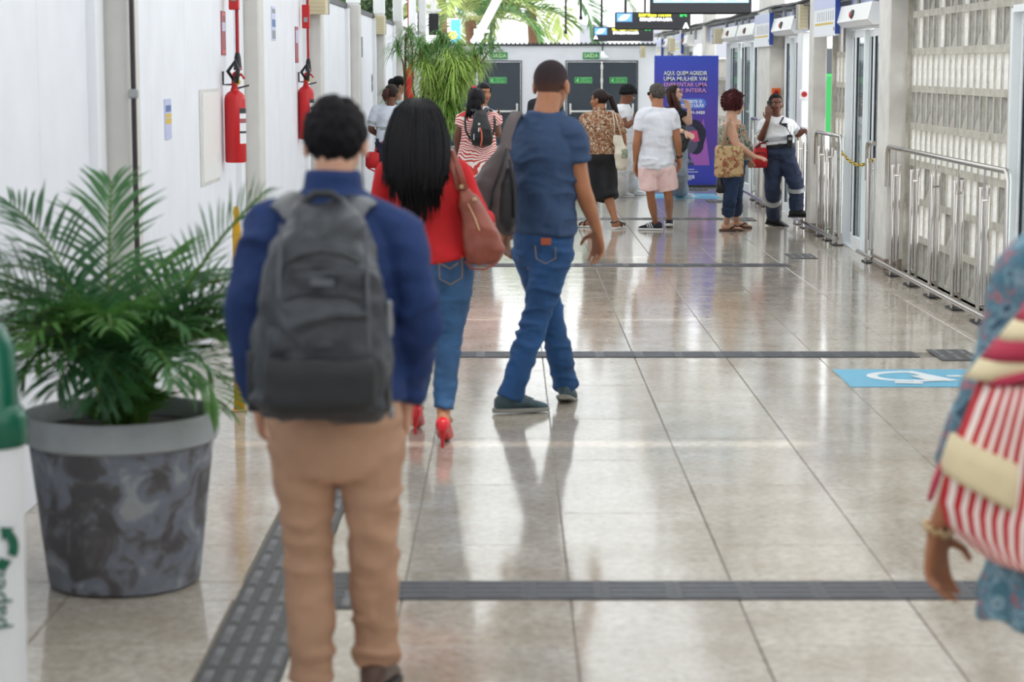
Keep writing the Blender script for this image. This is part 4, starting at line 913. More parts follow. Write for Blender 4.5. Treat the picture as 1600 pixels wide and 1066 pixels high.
def prof_cut(prof, t0, t1, off, k=1.0):
    ts = np.linspace(t0, t1, max(5, int((t1-t0)*9))); x = [p[0] for p in prof]; r = [p[1] for p in prof]
    return [(float(t), float(np.interp(t, x, r))*k+off) for t in ts]
def hand(mb, W, d, n, side, L=.18, curl=.35, spread=.5, thumb=.75, r=.0086):
    d = d.normalized(); n = (n-d*n.dot(d)).normalized(); t = d.cross(n)*side; k = L/.18
    mb.loft([(W-d*.02*k, t*.024*k, n*.019*k), (W+d*.01*k, t*.027*k, n*.019*k), (W+d*.04*k, t*.037*k, n*.017*k), (W+d*.075*k, t*.041*k, n*.0145*k), (W+d*.098*k, t*.038*k, n*.011*k)], 14, e=2.4)
    for i, (o, l, b0) in enumerate(((.031, .068, .088), (.0105, .077, .093), (-.0105, .072, .090), (-.030, .056, .080))):
        p = W+t*o*k+d*(b0-.012)*k; a = -spread*o*6; cur = d*cos(a)-t*sin(a); ax = cur.cross(n).normalized(); pts = [p, p+cur*.014*k]; ang = 0; cc = curl*(.8+.18*i)
        for j, sg in enumerate((.42, .32, .26)):
            ang += cc*(.7, 1.0, .7)[j]; dd = Matrix.Rotation(ang, 3, ax) @ cur
            if dd.dot(n) < cur.dot(n)-1e-4: dd = Matrix.Rotation(-ang, 3, ax) @ cur
            pts.append(pts[-1]+dd*l*sg*k)
        mb.sweep(pts, [r*1.1*k, r*1.1*k, r*k, r*.93*k, r*.78*k], 8, rnd=True)
    p = W+d*.018*k+t*.022*k; d1 = (d*.62+t*thumb+n*.35).normalized(); d2 = (d*.85+t*thumb*.35+n*.4).normalized()
    mb.sweep([p, p+d1*.036*k, p+d1*.062*k, p+d1*.062*k+d2*.03*k], [.014*k, .0125*k, .0105*k, .0085*k], 8, rnd=True)
class Person:
    def __init__(s, label, Y, J, head, hh, look, build=None, skin=None, voxel=.008, face=False, group=None):
        s.Y = Y; s.J = {}; s.gY = {}
        for k, q in J.items():
            if q[0] == 'g':                                     # sole point on the ground (lift above it)
                lift = q[3] if len(q) > 3 else 0; p = gnd(q[1], q[2]) if len(q) < 5 else at(q[1], q[2], Y+q[4])
                s.J[k] = Vector((p.x, p.y, .082+lift if len(q) < 5 else p.z+.082))
            else: s.J[k] = at(q[0], q[1], Y+(q[2] if len(q) > 2 else 0))
        J = s.J; s.head = at(head[0], head[1], Y+(head[2] if len(head) > 2 else 0)); s.hh = hh; s.HM = hdg(*look)
        s.B = dict(hip=.165, waist=.135, chest=.155, hd=.115, wd=.10, cd=.115, neck=.052, arm=1.0, leg=1.0, belly=0.0); s.B.update(build or {})
        s.skin = skin; s.vx = voxel; s.face = face
        a = [J[k] for k in ('anL', 'anR')]; c = (a[0]+a[1])/2
        s.root = empty('person', (c.x, c.y, 0), label, 'person', group)
        s.hipm = (J['hipL']+J['hipR'])/2; s.neck = J['neck']
        lat0 = (J['hipR']-J['hipL']); lat1 = (J['shR']-J['shL']); lat0.z *= .5; lat1.z *= .5
        s.l0 = lat0.normalized(); s.l1 = lat1.normalized()
    def up(s): return (s.neck-s.hipm).normalized()
    def sec(s, f, hw, hd, shift=0):
        c = s.hipm.lerp(s.neck, f) if f <= 1 else s.neck+(s.neck-s.hipm)*(f-1)
        l = s.l0.lerp(s.l1, min(max(f, 0), 1)).normalized(); u = s.up(); l = (l-u*l.dot(u)).normalized(); fw = u.cross(l)
        return (c+fw*shift, l*hw, fw*hd), fw
    def torso(s, mb, f0, f1, off=0, flare=0, n=24, kw=1.0):
        B = s.B; shw = (s.J['shR']-s.J['shL']).length/2
        fs = [-.16, -.05, .08, .22, .45, .68, .82, .91, .97, 1.03]
        W = [.72*B['hip'], .96*B['hip'], B['hip'], .95*B['hip'], B['waist'], B['chest'], max(B['chest']*.98, shw*.86), shw*.78, shw*.42, B['neck']*1.25]
        D = [.62*B['hd'], .95*B['hd'], B['hd'], .95*B['hd'], B['wd'], B['cd'], B['cd']*.93, B['cd']*.74, .07, B['neck']*1.15]
        secs = []
        for f in np.linspace(f0, f1, max(4, int((f1-f0)*18))):
            k = flare*max(0, (.45-f))/.45 if f < .45 else 0; bel = B['belly']*math.exp(-((f-.32)/.2)**2)
            a, fw = s.sec(f, float(np.interp(f, fs, W))*kw+off+k, float(np.interp(f, fs, D))+off+k*.8+bel*.5, bel*.5); secs.append(a)
        mb.loft(secs, n)
    def arm_prof(s, t0, t1, off): return prof_cut(ARM, t0, t1, off, s.B['arm'])
    def leg_prof(s, t0, t1, off): return prof_cut(LEG, t0, t1, off, s.B['leg'])
    def clav(s, mb, off=0):
        for k in 'LR': mb.sweep([s.neck-s.up()*.035, s.neck.lerp(s.J['sh'+k], .55)-s.up()*.012, s.J['sh'+k]], [.042+off, .046+off, .053*s.B['arm']+off], 12, rnd=True)
    def headsolid(s, mb):
        h = s.hh; H = lambda x, y, z: s.head+s.HM @ Vector((x*h, y*h, z*h)); E = lambda c, r: mb.ell(H(*c), [k*h for k in r], s.HM, 20, 14)
        E((0, -.05, .13), (.325, .40, .37)); E((0, .10, -.10), (.265, .29, .35)); E((0, .17, -.34), (.165, .165, .14)); E((0, .29, .10), (.22, .09, .07))
        E((0, .335, -.245), (.115, .065, .065))
        for x in (-1, 1):
            E((x*.345, -.03, -.04), (.042, .09, .145)); E((x*.17, .26, -.10), (.085, .10, .085)); mb.ell(H(x*.355, -.06, .0), (.03*h, .06*h, .09*h), s.HM, 10, 8)
        mb.sweep([H(0, .34, .08), H(0, .40, -.06), H(0, .445, -.13), H(0, .40, -.165)], [.03*h, .042*h, .062*h, .05*h], 10, rnd=True)
    def body(s, hands):
        mb = MB(); J = s.J; s.headsolid(mb)
        nb = s.head+s.HM @ Vector((0, -.12*s.hh, -.18*s.hh)); k = s.B['neck']
        mb.sweep([s.neck-s.up()*.06, s.neck+s.up()*.01, s.neck.lerp(nb, .6), nb], [k*1.35, k*1.08, k, k], 16, rnd=True)
        s.torso(mb, -.16, 1.03, -.012); s.clav(mb, -.004)
        for k in 'LR':
            p, r = limb_pts(J['sh'+k], J['el'+k], J['wr'+k], s.arm_prof(0, 2, 0)); mb.sweep(p, r, 14, rnd=True)
            hs = (hands or {}).get(k, {}); sd = 1 if k == 'R' else -1
            tip = hs.get('tip'); d = (at(tip[0], tip[1], s.Y+tip[2])-J['wr'+k]) if tip else (J['wr'+k]-J['el'+k])
            n_ = Vector(hs['n']) if 'n' in hs else -s.l1*sd
            hand(mb, J['wr'+k], d, n_, sd, hs.get('L', .178), hs.get('curl', .3), hs.get('spread', .55), hs.get('thumb', .7), hs.get('r', .0086))
            p, r = limb_pts(J['hip'+k], J['kn'+k], J['an'+k], s.leg_prof(0, 2, 0)); r = [q-.010*max(0, 1-i/8) for i, q in enumerate(r)]; mb.sweep(p, r, 16, rnd=True)
            a = J['an'+k]; fd = s.footdir(k); fu = Vector((0, 0, 1)); fl = s.footside(k)
            fu = fl.cross(fd)
            mb.loft([(a-fd*.055-fu*.035, fl*.028, fu*.030), (a-fd*.02-fu*.03, fl*.033, fu*.040), (a+fd*.05-fu*.035, fl*.036, fu*.034), (a+fd*.11-fu*.052, fl*.040, fu*.022), (a+fd*.16-fu*.058, fl*.036, fu*.014), (a+fd*.18-fu*.06, fl*.024, fu*.008)], 14)
        return put(remesh(mb, s.vx, 3), 'body', s.skin, s.root)
    def footdir(s, k): return getattr(s, 'fd', {}).get(k, Vector((0, 1, 0)))
    def footside(s, k):
        d = s.footdir(k); h = Vector((d.x, d.y, 0)).normalized(); return Vector((h.y, -h.x, 0))
    def feet(s, L, R):
        """(heading, pitch) of each foot; positive pitch lifts the toe"""
        s.fd = {}
        for k, q in (('L', L), ('R', R)):
            M3 = hdg(q[0], q[1]); s.fd[k] = M3 @ Vector((0, 1, 0))
    def shoe(s, k, up, sole, L=.275, heel=0, kind='shoe', lace=None, extra=None):
        a = s.J['an'+k]; fd = s.footdir(k); fl = s.footside(k); fu = fl.cross(fd); h = .082
        P_ = lambda y, z, x=0: a+fd*y-fu*(h-z)+fl*x
        f0, sc = -.075, L/.275
        o = None
        if kind in ('shoe', 'boot'):
            b = MB(); S = [(-.078, .026, .030, .075), (-.055, .036, .032, .098), (-.02, .040, .034, .100), (.03, .043, .036, .098), (.075, .047, .034, .082), (.12, .049, .030, .062), (.16, .044, .026, .050), (.187, .030, .022, .040), (.197, .014, .020, .032)]
            b.loft([(P_(y*sc, (zt+.018)/2), fl*w_, fu*((zt-.018)/2)) for y, w_, _, zt in S], 18, e=2.6)
            if kind == 'boot': b.sweep([P_(-.01, .06), P_(-.012, .17)], [.047, .05], 16)
            o = b.build('shoe', up, s.root, smooth=True, sharp=55)
            b = MB(); b.loft([(P_(y*sc, .0125), fl*(w_+.004), fu*.0125) for y, w_ in ((-.088, .018), (-.07, .036), (-.02, .042), (.04, .045), (.12, .052), (.16, .047), (.19, .033), (.203, .012))], 14, e=4); b.build('sole', sole, o, smooth=True, sharp=40)
            if lace:
                b = MB()
                for i in range(5): b.sweep([P_(.035+.019*i, .103-.0085*i, -.022), P_(.045+.019*i, .104-.0085*i, .022)], .0035, 5)
                b.sweep([P_(.03, .10), P_(.01, .118, -.03)], .003, 5); b.sweep([P_(.03, .10), P_(.012, .116, .03)], .003, 5); b.build('laces', lace, o)
            if extra:
                b = MB()
                for sd in (-1, 1):
                    for i in range(3): b.sweep([P_(.015+.026*i, .03, sd*.047), P_(.03+.026*i, .06, sd*.046), P_(.045+.024*i, .082, sd*.034)], .0055, 5)
                b.build('side_stripes', extra, o)
        elif kind == 'sandal':
            b = MB(); b.loft([(P_(y*sc, .014), fl*(w_), fu*.014) for y, w_ in ((-.085, .018), (-.07, .036), (-.02, .040), (.04, .042), (.12, .050), (.16, .046), (.19, .033), (.2, .012))], 14, e=4); o = b.build('sandal', sole, s.root, smooth=True, sharp=40)
            b = MB()
            for (y, z) in extra or ((.12, .058), (.05, .085)):
                b.sweep([P_(y, .02, -.05), P_(y, z*.8, -.042), P_(y, z, 0), P_(y, z*.8, .042), P_(y, .02, .05)], .009, 6, flat=1, rnd=False)
            if lace is None:
                b.sweep([P_(-.01, .09, -.04), P_(-.07, .08, -.02), P_(-.075, .08, 0.015), P_(-.02, .09, .04)], .007, 6)
            b.build('strap', up, o, smooth=True)
        elif kind == 'flipflop':
            b = MB(); b.loft([(P_(y*sc, .012), fl*(w_), fu*.012) for y, w_ in ((-.09, .018), (-.075, .036), (-.02, .042), (.04, .044), (.12, .052), (.16, .048), (.19, .035), (.205, .012))], 14, e=4); o = b.build('flip_flop', sole, s.root, smooth=True, sharp=40)
            b = MB(); b.sweep([P_(.13, .03, .01), P_(.10, .062, .03), P_(.03, .03, .048)], .010, 6); b.sweep([P_(.13, .03, .01), P_(.10, .062, -.02), P_(.03, .03, -.046)], .010, 6); b.build('strap', up, o, smooth=True)
        elif kind == 'heel':
            H = .085; b = MB()
            S = [(-.078, .020, .055, .100), (-.055, .034, .045, .118), (-.02, .037, .040, .108), (.03, .038, .015, .082), (.08, .041, -.012, .047), (.12, .040, -.026, .022), (.155, .029, -.030, .005), (.175, .012, -.031, -.012)]
            Q = lambda y, z, x=0: a+Vector((fd.x, fd.y, 0)).normalized()*y+Vector((0, 0, 1))*(z-.125)+fl*x
            b.loft([(Q(y, (zb+zt)/2), fl*w_, Vector((0, 0, (zt-zb)/2))) for y, w_, zb, zt in S], 18, e=2.4); o = b.build('shoe', up, s.root, smooth=True, sharp=55)
            b = MB(); b.sweep([Q(-.06, .06), Q(-.058, .02), Q(-.055, a.z*-1+.125+.002)], [.024, .010, .007], 10); b.build('heel', up, o, smooth=True, sharp=50)
        return o
    def shirt(s, m_, f0=.1, sleeve=.75, off=.012, sl_off=.014, flare=.0, wr=(.005, (6, 6, 11)), f1=1.0, name='shirt', clav=True, vx=None, seed=1, label=None, neck_up=0, kw=1.0):
        mb = MB(); s.torso(mb, f0, f1, off, flare, kw=kw)
        if clav: s.clav(mb, off*.8)
        if neck_up: mb.sweep([s.neck-s.up()*.04, s.neck+s.up()*neck_up], [s.B['neck']*1.5, s.B['neck']*1.3+.006], 18)
        if sleeve:
            sl = sleeve if isinstance(sleeve, dict) else dict(L=sleeve, R=sleeve)
            for k in sl:
                pr = s.arm_prof(0, sl[k], sl_off); p, r = limb_pts(s.J['sh'+k], s.J['el'+k], s.J['wr'+k], pr)
                d = (p[0]-p[1]).normalized(); mb.sweep([p[0]+d*r[0]*.6]+p, [r[0]*.7]+r, 18)
        return put(remesh(mb, vx or max(s.vx, .008), 4, wr, seed), name, m_, s.root, label)
    def trousers(s, m_, end=1.93, f1=.28, off=.010, prof=None, wr=(.005, (7, 7, 20)), name='trousers', vx=None, seed=3, label=None, flare=0.0):
        mb = MB(); s.torso(mb, -.14, f1, off)
        for k in 'LR':
            e = end[k] if isinstance(end, dict) else end
            pr = prof_cut(prof, 0, e, 0) if prof else s.leg_prof(0, e, off)
            if flare: pr = [(t, r+flare*max(0, t-.4)) for t, r in pr]
            p, r = limb_pts(s.J['hip'+k], s.J['kn'+k], s.J['an'+k], pr)
            p = [p[0]+(p[0]-p[1]).normalized()*.03]+p; mb.sweep(p, [r[0]*.8]+r, 20)
        return put(remesh(mb, vx or max(s.vx, .008), 4, wr, seed), name, m_, s.root, label)
    # ---- hair: shell over the skull limited by a hairline
    def hair_cap(s, m_, thick=.06, front=.36, side=-.02, back=-.28, noise=.03, nf=9, seed=1, keep=None, sc=(1, 1, 1), name='hair', sd_y=.06):
        h = s.hh; n1, n2 = 72, 40; V_ = []; ok = []
        d = []
        for i in range(n2+1):
            ph = -pi/2+pi*i/n2
            for j in range(n1): d.append((cos(ph)*cos(2*pi*j/n1), cos(ph)*sin(2*pi*j/n1), sin(ph)))
        d = np.array(d); nz = vnoise(d*nf+seed, seed)+.5*vnoise(d*nf*2.5, seed+3)
        r = np.array([.325*sc[0], .40*sc[1], .37*sc[2]])
        def pt(k, inner): 
            q = d[k]*r*(1.0 if inner else (1+thick*2.2*(1+nz[k]*noise*10)))
            return q+np.array([0, -.05, .13])
        def inside(p):
            x, y, z = p
            if y > .02: lim = side+(front-side)*min(1, max(0, (y-.02)/.22))
            else: lim = side+(back-side)*min(1, max(0, (-y-sd_y)/.20))
            if keep and not keep(p): return False
            return z > lim
        b = MB(); idx = [inside(d[k]*r+np.array([0, -.05, .13])) for k in range(len(d))]
        P_ = [s.head+s.HM @ Vector(pt(k, False)*h) for k in range(len(d))]
        fs = []
        for i in range(n2):
            for j in range(n1):
                q = (i*n1+j, i*n1+(j+1) % n1, (i+1)*n1+(j+1) % n1, (i+1)*n1+j)
                if all(idx[k] for k in q): fs.append(q)
        Q_ = [s.head+s.HM @ Vector(pt(k, True)*h*.97) for k in range(len(d))]
        n = len(P_); b.v = [tuple(x) for x in P_+Q_]; b.f = list(fs); cnt = {}
        for q in fs:
            for a_ in range(4): e_ = (q[a_], q[(a_+1) % 4]); cnt[e_] = 1
        for q in fs: b.f.append(tuple(k+n for k in q[::-1]))
        for (a_, c_) in list(cnt):
            if (c_, a_) not in cnt: b.f.append((c_, a_, a_+n, c_+n))
        b.mi = [0]*len(b.f); s.hair = b.build(name, m_, s.root, smooth=True); return s.hair
    def Hd(s, x, y, z): return s.head+s.HM @ Vector((x*s.hh, y*s.hh, z*s.hh))
    def eyes(s, brow, lip, iris):
        for x in (-1, 1):
            b = MB(); c = s.Hd(x*.135, .315, .035); b.ell(c, (.046*s.hh, .042*s.hh, .021*s.hh), s.HM, 14, 10); ir = s.Hd(x*.135, .349, .035); b.cur = 1; b.ell(ir, (.022*s.hh, .012*s.hh, .021*s.hh), s.HM, 10, 8); b.build('eye', [EYEW, iris], s.root, smooth=True)
            b = MB(); b.sweep([s.Hd(x*.06, .375, .115), s.Hd(x*.14, .365, .14), s.Hd(x*.215, .30, .115)], [.014*s.hh, .017*s.hh, .008*s.hh], 6, rnd=True); b.build('eyebrow', brow, s.root, smooth=True)
        b = MB(); b.ell(s.Hd(0, .388, -.225), (.085*s.hh, .03*s.hh, .022*s.hh), s.HM, 14, 8); b.ell(s.Hd(0, .382, -.265), (.07*s.hh, .03*s.hh, .024*s.hh), s.HM, 14, 8); b.build('lips', lip, s.root, smooth=True)
    def glasses(s, m_, lens=None, y=.41):
        b = MB(); h = s.hh
        for x in (-1, 1):
            ring = [s.Hd(x*.15+.105*cos(a), y, .03+.085*sin(a)) for a in [2*pi*k/14 for k in range(15)]]; b.sweep(ring, .013*h, 5, False, False)
            b.sweep([s.Hd(x*.25, y-.01, .05), s.Hd(x*.34, .15, .04), s.Hd(x*.355, -.05, .03)], .014*h, 5)
        b.sweep([s.Hd(-.05, y+.01, .04), s.Hd(.05, y+.01, .04)], .012*h, 5); o = b.build('glasses', m_, s.root)
        if lens:
            for x in (-1, 1):
                b = MB(); b.ell(s.Hd(x*.15, y, .03), (.10*h, .008*h, .08*h), s.HM, 12, 8); b.build('lens', lens, o, smooth=True)
def strands(b, roots, tips, n, r, rs, sag=.02):
    for k in range(n):
        i = k % len(roots); p, q = Vector(roots[i]), Vector(tips[i]); m1 = p.lerp(q, .5)+Vector((rs.uniform(-sag, sag), rs.uniform(-sag, sag), rs.uniform(0, sag)))
        b.sweep([p, m1, q], [r, r*.9, r*.2], 5)
EYEW = mat('eye white', '#e8e4e0', .3); IRIS = mat('dark brown iris', '#1c120e', .2); LIP = mat('brown rose lips', '#8a4a44', .5); LIP2 = mat('pink lips', '#b5605c', .5)
HAIR_K = mat('black hair', '#0e0d11', .5, var=.4, vs=30, stretch=(8, 8, 1), spec=.22); HAIR_B = mat('dark brown hair', '#231512', .5, var=.35, vs=30, stretch=(8, 8, 1), spec=.25); HAIR_AUB = mat('auburn hair', '#3e2019', .5, var=.35, vs=30, stretch=(8, 8, 1), spec=.25)
HAIR_SH = mat('short black hair', '#121013', .75, var=.5, vs=45, bump=.8, bs=90, spec=.2); HAIR_RED = mat('dyed red curly hair', '#4c0c13', .7, var=.5, vs=60, bump=.8, bs=90); HAIR_GR = mat('grey hair', '#4c4742', .8, var=.35, vs=60, bump=.4, bs=120); HAIR_BUZZ = mat('closely shaved hair', '#33272a', .8, var=.25, vs=80, bump=.3, bs=300, spec=.2)
SK_L = skin_mat('light skin', '#c99a80'); SK_M = skin_mat('tan skin', '#a8704f'); SK_B = skin_mat('brown skin', '#84523a'); SK_D = skin_mat('dark brown skin', '#6c422f'); SK_F = skin_mat('pale skin', '#d8ae98')
def denim(name, col): return mat(name, col, .75, var=.28, vs=7, bump=.35, bs=220, stretch=(1, 1, .6))
def cloth(name, col, **k): return mat(name, col, k.pop('rough', .8), var=k.pop('var', .10), vs=6, bump=k.pop('bump', .12), bs=k.pop('bs', 160), **k)
# ------------------------------------------------------------------ 1: man with the grey backpack
p = Person('man in navy jacket and khaki trousers wearing a dark grey backpack, seen from behind', 5.65,
    dict(neck=(521, 302, .02), shL=(420, 366), shR=(624, 366), elL=(385, 490, -.02), elR=(654, 492, -.02), wrL=(404, 628, .10), wrR=(634, 628, .10), hipL=(472, 690), hipR=(578, 690), knL=(483, 860, .05), knR=(584, 855, .06), anL=('g', 488, 1112), anR=('g', 588, 1095, .03)),
    (525, 224, .04), .232, (4, -6), dict(hip=.172, waist=.155, chest=.17, hd=.12, arm=1.08, leg=1.02), SK_L, .007)
p.feet((-6, 0), (8, -6)); p.body({'L': dict(tip=(412, 690, .16), curl=.5), 'R': dict(tip=(636, 685, .16), curl=.5)})
NAVY = cloth('navy jacket cloth', '#152f60', rough=.85); KHAKI = cloth('khaki trouser cloth', '#b08a70')
p.shirt(NAVY, .17, 1.95, .022, .013, .0, (.009, (7, 7, 10)), name='jacket', neck_up=.06, seed=5)
p.trousers(KHAKI, 1.97, .25, .012, [(0, .096), (.3, .090), (.7, .074), (1, .069), (1.3, .069), (1.7, .064), (2, .063)], (.006, (7, 7, 15)))
BR = mat('brown leather shoe', '#4a2f22', .4); BRS = mat('dark rubber sole', '#241c18', .6)
p.shoe('L', BR, BRS); p.shoe('R', BR, BRS)
p.hair_cap(HAIR_SH, .07, .34, .0, -.31, .06, 7, 3)
# its backpack
BP = mat('charcoal backpack fabric', '#303339', .36, var=.2, vs=5, bump=.25, bs=180); BPD = mat('black backpack fabric', '#212327', .55, var=.15, vs=5, bump=.25, bs=180); ZIP = mat('grey zip tape', '#565960', .45)
yb = 5.65-.145; ctr = at(505, 480, yb-.1)
k1 = empty('backpack', (ctr.x, yb-.1, ctr.z), 'dark charcoal backpack worn by the man in the navy jacket', 'backpack')
def bsec(v, u0, u1, d, Y=yb, e=None):
    a = at((u0+u1)/2, v, Y); w_ = (at(u1, v, Y)-at(u0, v, Y)).x/2; return (Vector((a.x, Y-d/2, a.z)), Vector((w_, 0, 0)), Vector((0, d/2, 0)))
b = MB(); b.loft([bsec(*q) for q in ((652, 440, 570, .08), (646, 412, 598, .14), (625, 402, 608, .18), (560, 400, 612, .20), (490, 408, 603, .20), (430, 420, 592, .19), (380, 432, 578, .17), (345, 446, 566, .13), (325, 462, 552, .09), (315, 480, 535, .05))], 36, e=3.2)
put(remesh(b, .008, 4, (.011, (8, 8, 9)), 7), 'main_bag', BP, k1)
b = MB(); b.loft([bsec(*q, Y=yb-.10) for q in ((640, 425, 585, .09), (622, 416, 592, .115), (575, 414, 594, .122), (554, 418, 590, .118), (550, 424, 585, .10))], 28, e=3.5); put(remesh(b, .008, 3, (.003, (9, 9, 9)), 8), 'lower_pocket', BPD, k1)
b = MB(); b.loft([bsec(*q, Y=yb-.10) for q in ((548, 420, 588, .09), (535, 424, 584, .108), (470, 436, 574, .108), (425, 448, 562, .095), (410, 458, 552, .07))], 28, e=3.2); put(remesh(b, .008, 3, (.009, (8, 8, 9)), 9), 'front_pocket', BP, k1)
for pts in (((440, 470), (470, 462), (505, 460), (540, 463), (566, 472)), ((446, 412), (475, 398), (505, 394), (535, 398), (562, 412))):
    b = MB(); b.sweep([at(u, v, yb-.208+.02*abs(u-505)/60) for u, v in pts], .006, 6); b.build('zip', BPD, k1)
for sg in (-1, 1):
    b = MB(); b.sweep([at(505+sg*(66+8*t), 350+250*t, yb-.178-.012*sin(pi*t)) for t in np.linspace(0, 1, 9)], .005, 6); b.build('piping', ZIP, k1)
    b = MB(); q = [bsec(v, 505+sg*98-16, 505+sg*98+10, .10, Y=yb-.03) for v in (635, 600, 560, 545)]; b.loft(q, 14, e=3); b.build('side_pocket', BPD, k1, smooth=True)
    b = MB(); b.sweep([at(505+sg*38, 335, yb-.02), at(505+sg*52, 316, yb+.05), at(505+sg*64, 312, yb+.13), at(505+sg*80, 330, yb+.26), at(505+sg*96, 400, yb+.31)], .042, 10, flat=.28, up=(0, -1, .4)); b.build('shoulder_strap', BP, k1, smooth=True, sharp=60)
b = MB(); b.sweep([at(478, 335, yb-.05), at(480, 312, yb-.05), at(492, 303, yb-.05), at(518, 303, yb-.05), at(530, 312, yb-.05), at(533, 335, yb-.05)], .011, 8); b.build('carry_handle', BPD, k1, smooth=True)
b = MB(); b.cbox(at(503, 442, yb-.215), (.030, .003, .009), .002); b.build('zip_puller', ZIP, k1)
b = MB(); c_ = at(607, 490, yb-.03); b.loft([(c_+Vector((0, 0, z)), (r_, 0, 0), (0, r_, 0)) for z, r_ in ((-.06, .011), (-.02, .013), (.01, .010), (.03, .011), (.035, .006))], 12); b.sweep([at(608, 520, yb-.05), at(609, 600, yb-.05), at(611, 640, yb-.05)], .004, 5); b.cbox(at(611, 645, yb-.05), (.009, .006, .016), .003); b.build('metal_charm', mat('silver charm', '#8f9296', .35, .6), k1, smooth=True, sharp=45)

# ------------------------------------------------------------------ 2: woman in red
p = Person('woman in red top and jeans with long straight black hair and red heels', 9.95,
    dict(neck=(655, 248, .0), shL=(607, 268, .03), shR=(716, 268, -.02), elL=(592, 335, .05), elR=(744, 330, -.03), wrL=(600, 395, .18), wrR=(765, 345, .16), hipL=(667, 425, .02), hipR=(711, 425, -.01), knL=(662, 530, .16), knR=(701, 535, .02), anL=('g', 650, 676, .075), anR=('g', 693, 697, .075)),
    (655, 196, .02), .225, (0, -4), dict(hip=.165, waist=.128, chest=.145, hd=.125, arm=.92, leg=.97), SK_M, .007)
p.feet((0, 0), (3, 0)); p.body({'R': dict(tip=(772, 360, .25), curl=.7), 'L': dict(curl=.4)})
REDT = cloth('red knit cloth', '#c2161c'); JE1 = denim('blue denim', '#315984')
p.shirt(REDT, .10, 1.9, .016, .012, .012, (.007, (7, 7, 9)), name='top', seed=11)
p.trousers(JE1, 1.93, .22, .008, [(0, .092), (.3, .090), (.6, .078), (.9, .064), (1.1, .060), (1.35, .062), (1.7, .052), (2, .049)], (.0065, (8, 8, 20)), seed=12)
RSH = mat('glossy red shoe', '#cf1f2a', .22)
p.shoe('L', RSH, RSH, kind='heel'); p.shoe('R', RSH, RSH, kind='heel')
p.hair_cap(HAIR_K, .085, .30, -.30, -.45, .015, 5, 3)
Yh = 9.95-.07
HS = [(156, 643, 662, .03, -.06), (161, 630, 674, .06, -.045), (172, 618, 686, .09, -.02), (190, 611, 693, .10, .0), (212, 605, 699, .098, .03), (240, 601, 702, .085, .06), (266, 603, 700, .062, .085), (288, 612, 692, .045, .098), (303, 630, 684, .03, .102)]
HR = [(Vector((at((u0+u1)/2, v, Yh).x, Yh-dy, at(655, v, Yh).z)), (at(u1, v, Yh)-at(u0, v, Yh)).x/2, d) for v, u0, u1, d, dy in HS]
b = MB(); b.loft([(c, Vector((w_*.95*(1 if i_ < 7 else .8), 0, 0)), Vector((0, d*.93*(1 if i_ < 7 else .5), 0))) for i_, (c, w_, d) in enumerate(HR[:8])], 40)
rs = np.random.RandomState(5)
for k in range(300):
    a = rs.uniform(.97, 2.03)*pi if k % 6 else rs.uniform(0, 2*pi); lift = rs.uniform(.97, 1.05); pts = []; j0 = int(rs.choice([0, 0, 1, 2, 3])); da = rs.uniform(-.10, .10)
    for j in range(j0, len(HR)-int(rs.choice([0, 1, 2]))):
        c, w_, d = HR[j]; aa = a+da*j/8; pts.append(c+Vector((cos(aa)*w_*lift, sin(aa)*d*lift, rs.uniform(-.004, .004))))
    q = 1-abs(cos(a))**1.5; e_ = pts[-1]+Vector((rs.uniform(-.015, .02), rs.uniform(-.01, .0), -.03-.10*rs.uniform(.1, 1.2)*(.4+q))); pts.append(e_)
    r0 = rs.uniform(.005, .009); b.sweep(pts, [r0]*(len(pts)-2)+[r0*.8, r0*.12], 4)
b.build('long_hair', HAIR_K, p.root, smooth=True)
b = MB(); Yp = 9.95-.145
b.sweep([at(688, 412, Yp), at(703, 420, Yp), at(716, 411, Yp)], .0025, 4); b.sweep([at(685, 402, Yp+.005), at(687, 436, Yp-.004), at(704, 445, Yp-.006), at(722, 434, Yp), at(722, 400, Yp+.02)], .0022, 4); b.build('pocket_stitching', mat('tan stitching', '#9b7a50', .7), p.root)
# her bag
LEA = mat('brown leather', '#8a4636', .38, var=.2, vs=9, bump=.25, bs=90); GOLD = mat('gold metal', '#c6ae86', .3, .9)
Yb = 9.80; c_ = at(752, 350, Yb); hb = empty('shoulder_bag', (c_.x, Yb, c_.z), 'brown leather shoulder bag on the arm of the woman in red', 'bag')
def gsec(v, u0, u1, d, Y): a = at((u0+u1)/2, v, Y); w_ = (at(u1, v, Y)-at(u0, v, Y)).x/2; return (a, Vector((w_, 0, 0)), Vector((0, d, 0)))
b = MB(); b.loft([gsec(*q, Yb) for q in ((413, 736, 766, .03), (407, 728, 784, .06), (390, 726, 788, .075), (365, 723, 780, .075), (335, 720, 764, .06), (308, 716, 746, .04), (292, 716, 734, .025))], 28, e=2.5); put(remesh(b, .008, 4, (.009, (10, 10, 10)), 15), 'bag_body', LEA, hb)
b = MB(); b.sweep([at(718, 296, Yb-.03), at(708, 262, Yb-.02), at(699, 240, Yb+.03), at(697, 234, Yb+.12), at(705, 246, Yb+.22), at(722, 300, Yb+.2)], .017, 8, flat=.35, up=(0, -1, 0)); b.sweep([at(727, 296, Yb-.04), at(716, 262, Yb-.03), at(706, 238, Yb+.03), at(702, 234, Yb+.12)], .015, 8, flat=.35, up=(0, -1, 0)); b.build('strap', LEA, hb, smooth=True)
